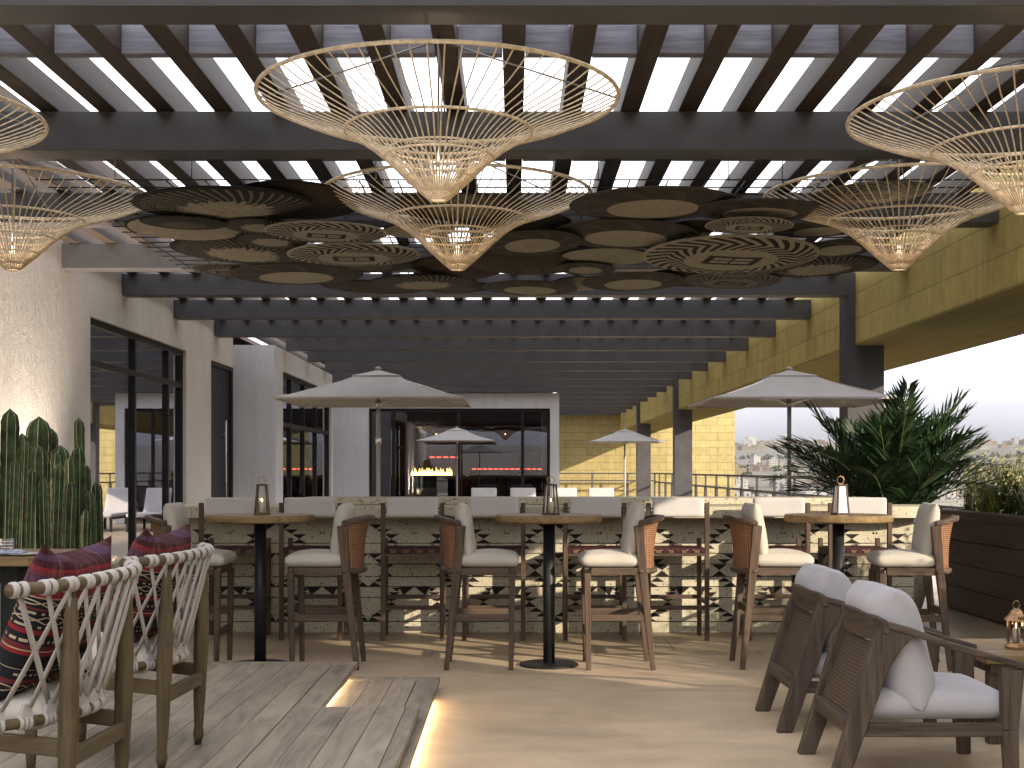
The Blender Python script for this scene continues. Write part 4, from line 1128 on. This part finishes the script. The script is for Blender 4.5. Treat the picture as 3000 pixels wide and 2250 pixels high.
# ------------------------------------------------------------------ cacti in a stone trough
tr_ = thing('planter', 'long pale stone trough holding the cacti by the stucco wall', 'planter', (-3.72, 10.4, 0))
m = MB(); m.lathe([(0,0),(.80,0),(.98,.30),(1.02,.58),(.96,.60),(.92,.56),(.90,.50),(0,.50)], 40, sx=.45, sy=1.75, cap=False); m.build('bowl', M['terrazzo'], tr_)
MB().lathe([(0,.502),(.88,.502)], 32, sx=.45, sy=1.75, cap=False).build('soil', M['soil'], tr_)
cg = thing('cactus', 'clump of tall dark green ribbed cactus columns in a stone trough', 'cactus', (-3.72, 10.4, .50))
rc_ = random.Random(5)
def cactus(px, top, wpx, y, nr=7):
    x = (px-1110)*y/F+3.72; h = EYE+(1014-top)*y/F-.50; r = wpx/2*y/F*.93
    m = MB(); n = nr*5; K = 26; ph = rc_.uniform(0,6.3); lean = rc_.uniform(-.02,.02)
    vs = []; fs = []; mi = []
    for k in range(K+1):
        f = k/K; z = h*f
        tp = 1-f; dome = min(1, math.sqrt(max(0, 1-(1-min(1, tp*h/(r*1.9)))**2))); rr = r*dome*(1-.10*(1-f))
        for q in range(n):
            rib, sub = divmod(q, 5); a = 2*PI*(rib+(0,.10,.45,.55,.90)[sub] if False else rib+(.0,.035,.30,.66,.965)[sub])/nr + ph
            dep = (1.0,1.0,.70,.70,1.0)[sub]; wav = 1+(.035*math.sin(k*2.7+rib) if sub in (0,1,4) else 0)
            vs.append((x+lean*z*2+rr*dep*wav*math.cos(a), y-10.4+rr*dep*wav*math.sin(a), z))
    for k in range(K):
        for q in range(n):
            l = (q+1) % n; m.f.append([k*n+q, k*n+l, (k+1)*n+l, (k+1)*n+q]); m.mi.append(1 if q % 5 in (0,4) else 0); m.sm.append(True)
    m.v = vs; m.f.append([K*n+q for q in range(n)]); m.mi.append(0); m.sm.append(True)
    m.build('stem', [M['cactus'], M['spine']], cg)
for c in ((14,882,44,9.75),(72,899,62,10.6),(47,952,20,9.9),(84,961,40,10.0),(108,925,30,10.9),(139,961,44,10.8),(128,974,30,10.2),(168,963,34,11.0),(178,901,25,11.25),(145,1040,30,10.1),(194,1004,16,11.3),(199,1060,26,10.9),(214,1040,26,11.45),(182,1099,24,10.5),(-20,900,44,9.6),(60,1010,24,9.5),(36,935,34,10.4),(44,960,30,10.9),(24,990,26,9.3),(118,1000,26,9.9),(156,985,28,10.5),(100,1030,26,9.7)):
    cactus(*c)
for y, l in ((9.9,'small uplight hidden behind the cactus, washing the stucco wall'),(11.9,'small uplight at the foot of the stucco wall, behind the far cactus stems')):
    t = thing('uplight', l, 'lamp', (-4.22, y, 0)); MB().lathe([(.05,0),(.05,.10),(.045,.11),(.045,.10)], 16, cap=False).build('housing', M['black'], t); MB().lathe([(0,.095),(.044,.095)], 16, cap=False).build('lens', M['bulb'], t)
    sp_ = bpy.data.lights.new('spot_beam','SPOT'); sp_.energy = 520; sp_.spot_size = R(80); sp_.spot_blend = 1.0; sp_.color = (1,.83,.66); sp_.shadow_soft_size = .04
    spo = bpy.data.objects.new('spot_beam', sp_); COL.objects.link(spo); spo.parent = t; spo.location = (.03,0,.13); spo.rotation_euler = (R(180),R(3),0)

# ------------------------------------------------------------------ wooden planter and grasses
wp = thing('planter', 'long dark wooden board planter full of grasses at the terrace edge', 'planter', (4.72, 10.6, 0))  # near stretch, grasses too, lengthened out of view to block low sun
m = MB()
for i in range(4): m.box(-.43,-.385,-5.8,2.9,.01+i*.225,.01+i*.225+.219)
for i in range(4): m.box(-.38,.43,2.855,2.9,.01+i*.225,.01+i*.225+.219)
m.build('board_side', M['planterwood'], wp, .004)
MB().box(-.38,.43,-5.8,2.85,0,.86).build('soil', M['soil'], wp)
MB().tube([(-.41,-5.8,.93),(-.41,2.86,.93),(-.36,2.88,.93),(.43,2.88,.93)], .048, 14).build('rim', M['planterwood'], wp)
def blades(m, cx, cy, z0, n, h, spread, wd, rn, mi=0, seed=False, sx=1, sy=1):
    for i in range(n):
        a = rn.uniform(0,2*PI); rr = rn.random()**.5; bx, by = cx+rr*sx*math.cos(a), cy+rr*sy*math.sin(a)
        hh = h*rn.uniform(.55,1.1); b = rn.uniform(0,2*PI); s_ = spread*rn.uniform(.2,1); dx, dy = math.cos(b)*s_, math.sin(b)*s_
        px, py = -math.sin(b)*wd/2, math.cos(b)*wd/2; vs = []
        for f in (0,.4,.75):
            x, y, z = bx+dx*f*f, by+dy*f*f, z0+hh*(f-.18*f*f*s_/h); k = 1-.5*f; vs += [(x-px*k,y-py*k,z),(x+px*k,y+py*k,z)]
        vs.append((bx+dx, by+dy, z0+hh*(1-.25*s_/h)))
        m._add(vs, [(0,1,3,2),(2,3,5,4),(4,5,6)], mi)
        if seed and rn.random() < .35:
            x, y, z = vs[-1]; q = .012; m._add([(x-q,y,z),(x+q,y,z),(x,y-q,z+.03),(x,y+q,z+.03)], [(0,1,2),(1,3,2),(3,0,2),(0,3,1)], 2)
rn = random.Random(21); m = MB()
for k in range(74):
    cy = -5.7+8.5*rn.random(); cx = rn.uniform(-.30,.36)
    blades(m, cx, cy, .86, 90, rn.uniform(.42,.70), .32, .011, rn, 0 if rn.random() < .62 else 1, True, .10, .12)
# leafy sprigs
for k in range(5600):
    x, y = rn.uniform(-.42,.46), rn.uniform(-5.7,2.8); z = .9+.42*rn.random()**1.2; a, b = rn.uniform(0,6.3), rn.uniform(-.6,1.2); L = rn.uniform(.03,.07)
    d = Vector((math.cos(a)*math.cos(b), math.sin(a)*math.cos(b), math.sin(b)))*L; s_ = d.cross(Vector((.3,.2,1))).normalized()*L*.16; p = Vector((x,y,z))
    m._add([p, p+d*.5+s_, p+d, p+d*.5-s_], [(0,1,2,3)], 0 if rn.random() < .5 else 1)
o = m.build('grasses', [M['grassy'], M['grassdark'], M['seed']], None, loc=(4.72,10.6,0)); tag(o, 'thick yellow-green grasses and sprigs filling the dark wooden planter', 'grasses', kind='stuff')

# ------------------------------------------------------------------ palm in a pot
pt = thing('plant_pot', 'round cream pot under the palm, behind the end of the bar', 'plant pot', (3.52, 12.55, 0))
MB().lathe([(0,0),(.26,0),(.36,.35),(.40,.80),(.40,.86),(.36,.86),(.35,.78),(0,.78)], 36, cap=False).build('pot_body', M['terrazzo'], pt); MB().lathe([(0,.782),(.34,.782)], 24, cap=False).build('soil', M['soil'], pt)
pm = thing('palm', 'bushy dark green feather palm rising behind the end of the bar', 'palm', (3.52, 12.55, .78))
cr_ = MB(); stm = MB(); rp = random.Random(3)
for i in range(46):
    az = i*2.39996+rp.uniform(-.3,.3); inc = rp.uniform(.10,1.0)**.8; L = rp.uniform(1.05,1.62)*(1-.18*inc); bend = rp.uniform(.25,.75)*(.5+inc)
    d = Vector((math.cos(az), math.sin(az), 0)); p = Vector((d.x*.08, d.y*.08, 0)); ang = PI/2-inc*.72; pts = [p.copy()]; n = 30
    for k in range(n):
        p = p + (d*math.cos(ang)+Vector((0,0,1))*math.sin(ang))*L/n; ang -= bend/n*(.4+1.6*k/n); pts.append(p.copy())
    stm.tube(pts, [.013*(1-.85*k/n)+.002 for k in range(n+1)], 5)
    for k in range(6, n+1):
        f = (k-6)/(n-6); tg = (pts[k]-pts[k-1]).normalized(); sd_ = tg.cross(Vector((0,0,1))).normalized(); up = sd_.cross(tg)
        ll = (.20+.32*math.sin(PI*min(1,.18+f*.82))**.8)*rp.uniform(.85,1.1)
        for s in (-1,1):
            for sub in (0,):
                b0 = pts[k-1].lerp(pts[k], sub) if k > 0 else pts[k]
                dr = (sd_*s*(.95-.55*f)+tg*(.55+.6*f)+up*(.28+rp.uniform(-.12,.12))).normalized(); wv = dr.cross(up).normalized()*.0165
                mid = b0+dr*ll*.45; end = b0+dr*ll-Vector((0,0,1))*ll*rp.uniform(.05,.3)
                cr_._add([b0, mid+wv, end, mid-wv], [(0,1,2,3)], 0)
cr_.build('crown', M['palm'], pm); stm.build('stems', M['palmstem'], pm)
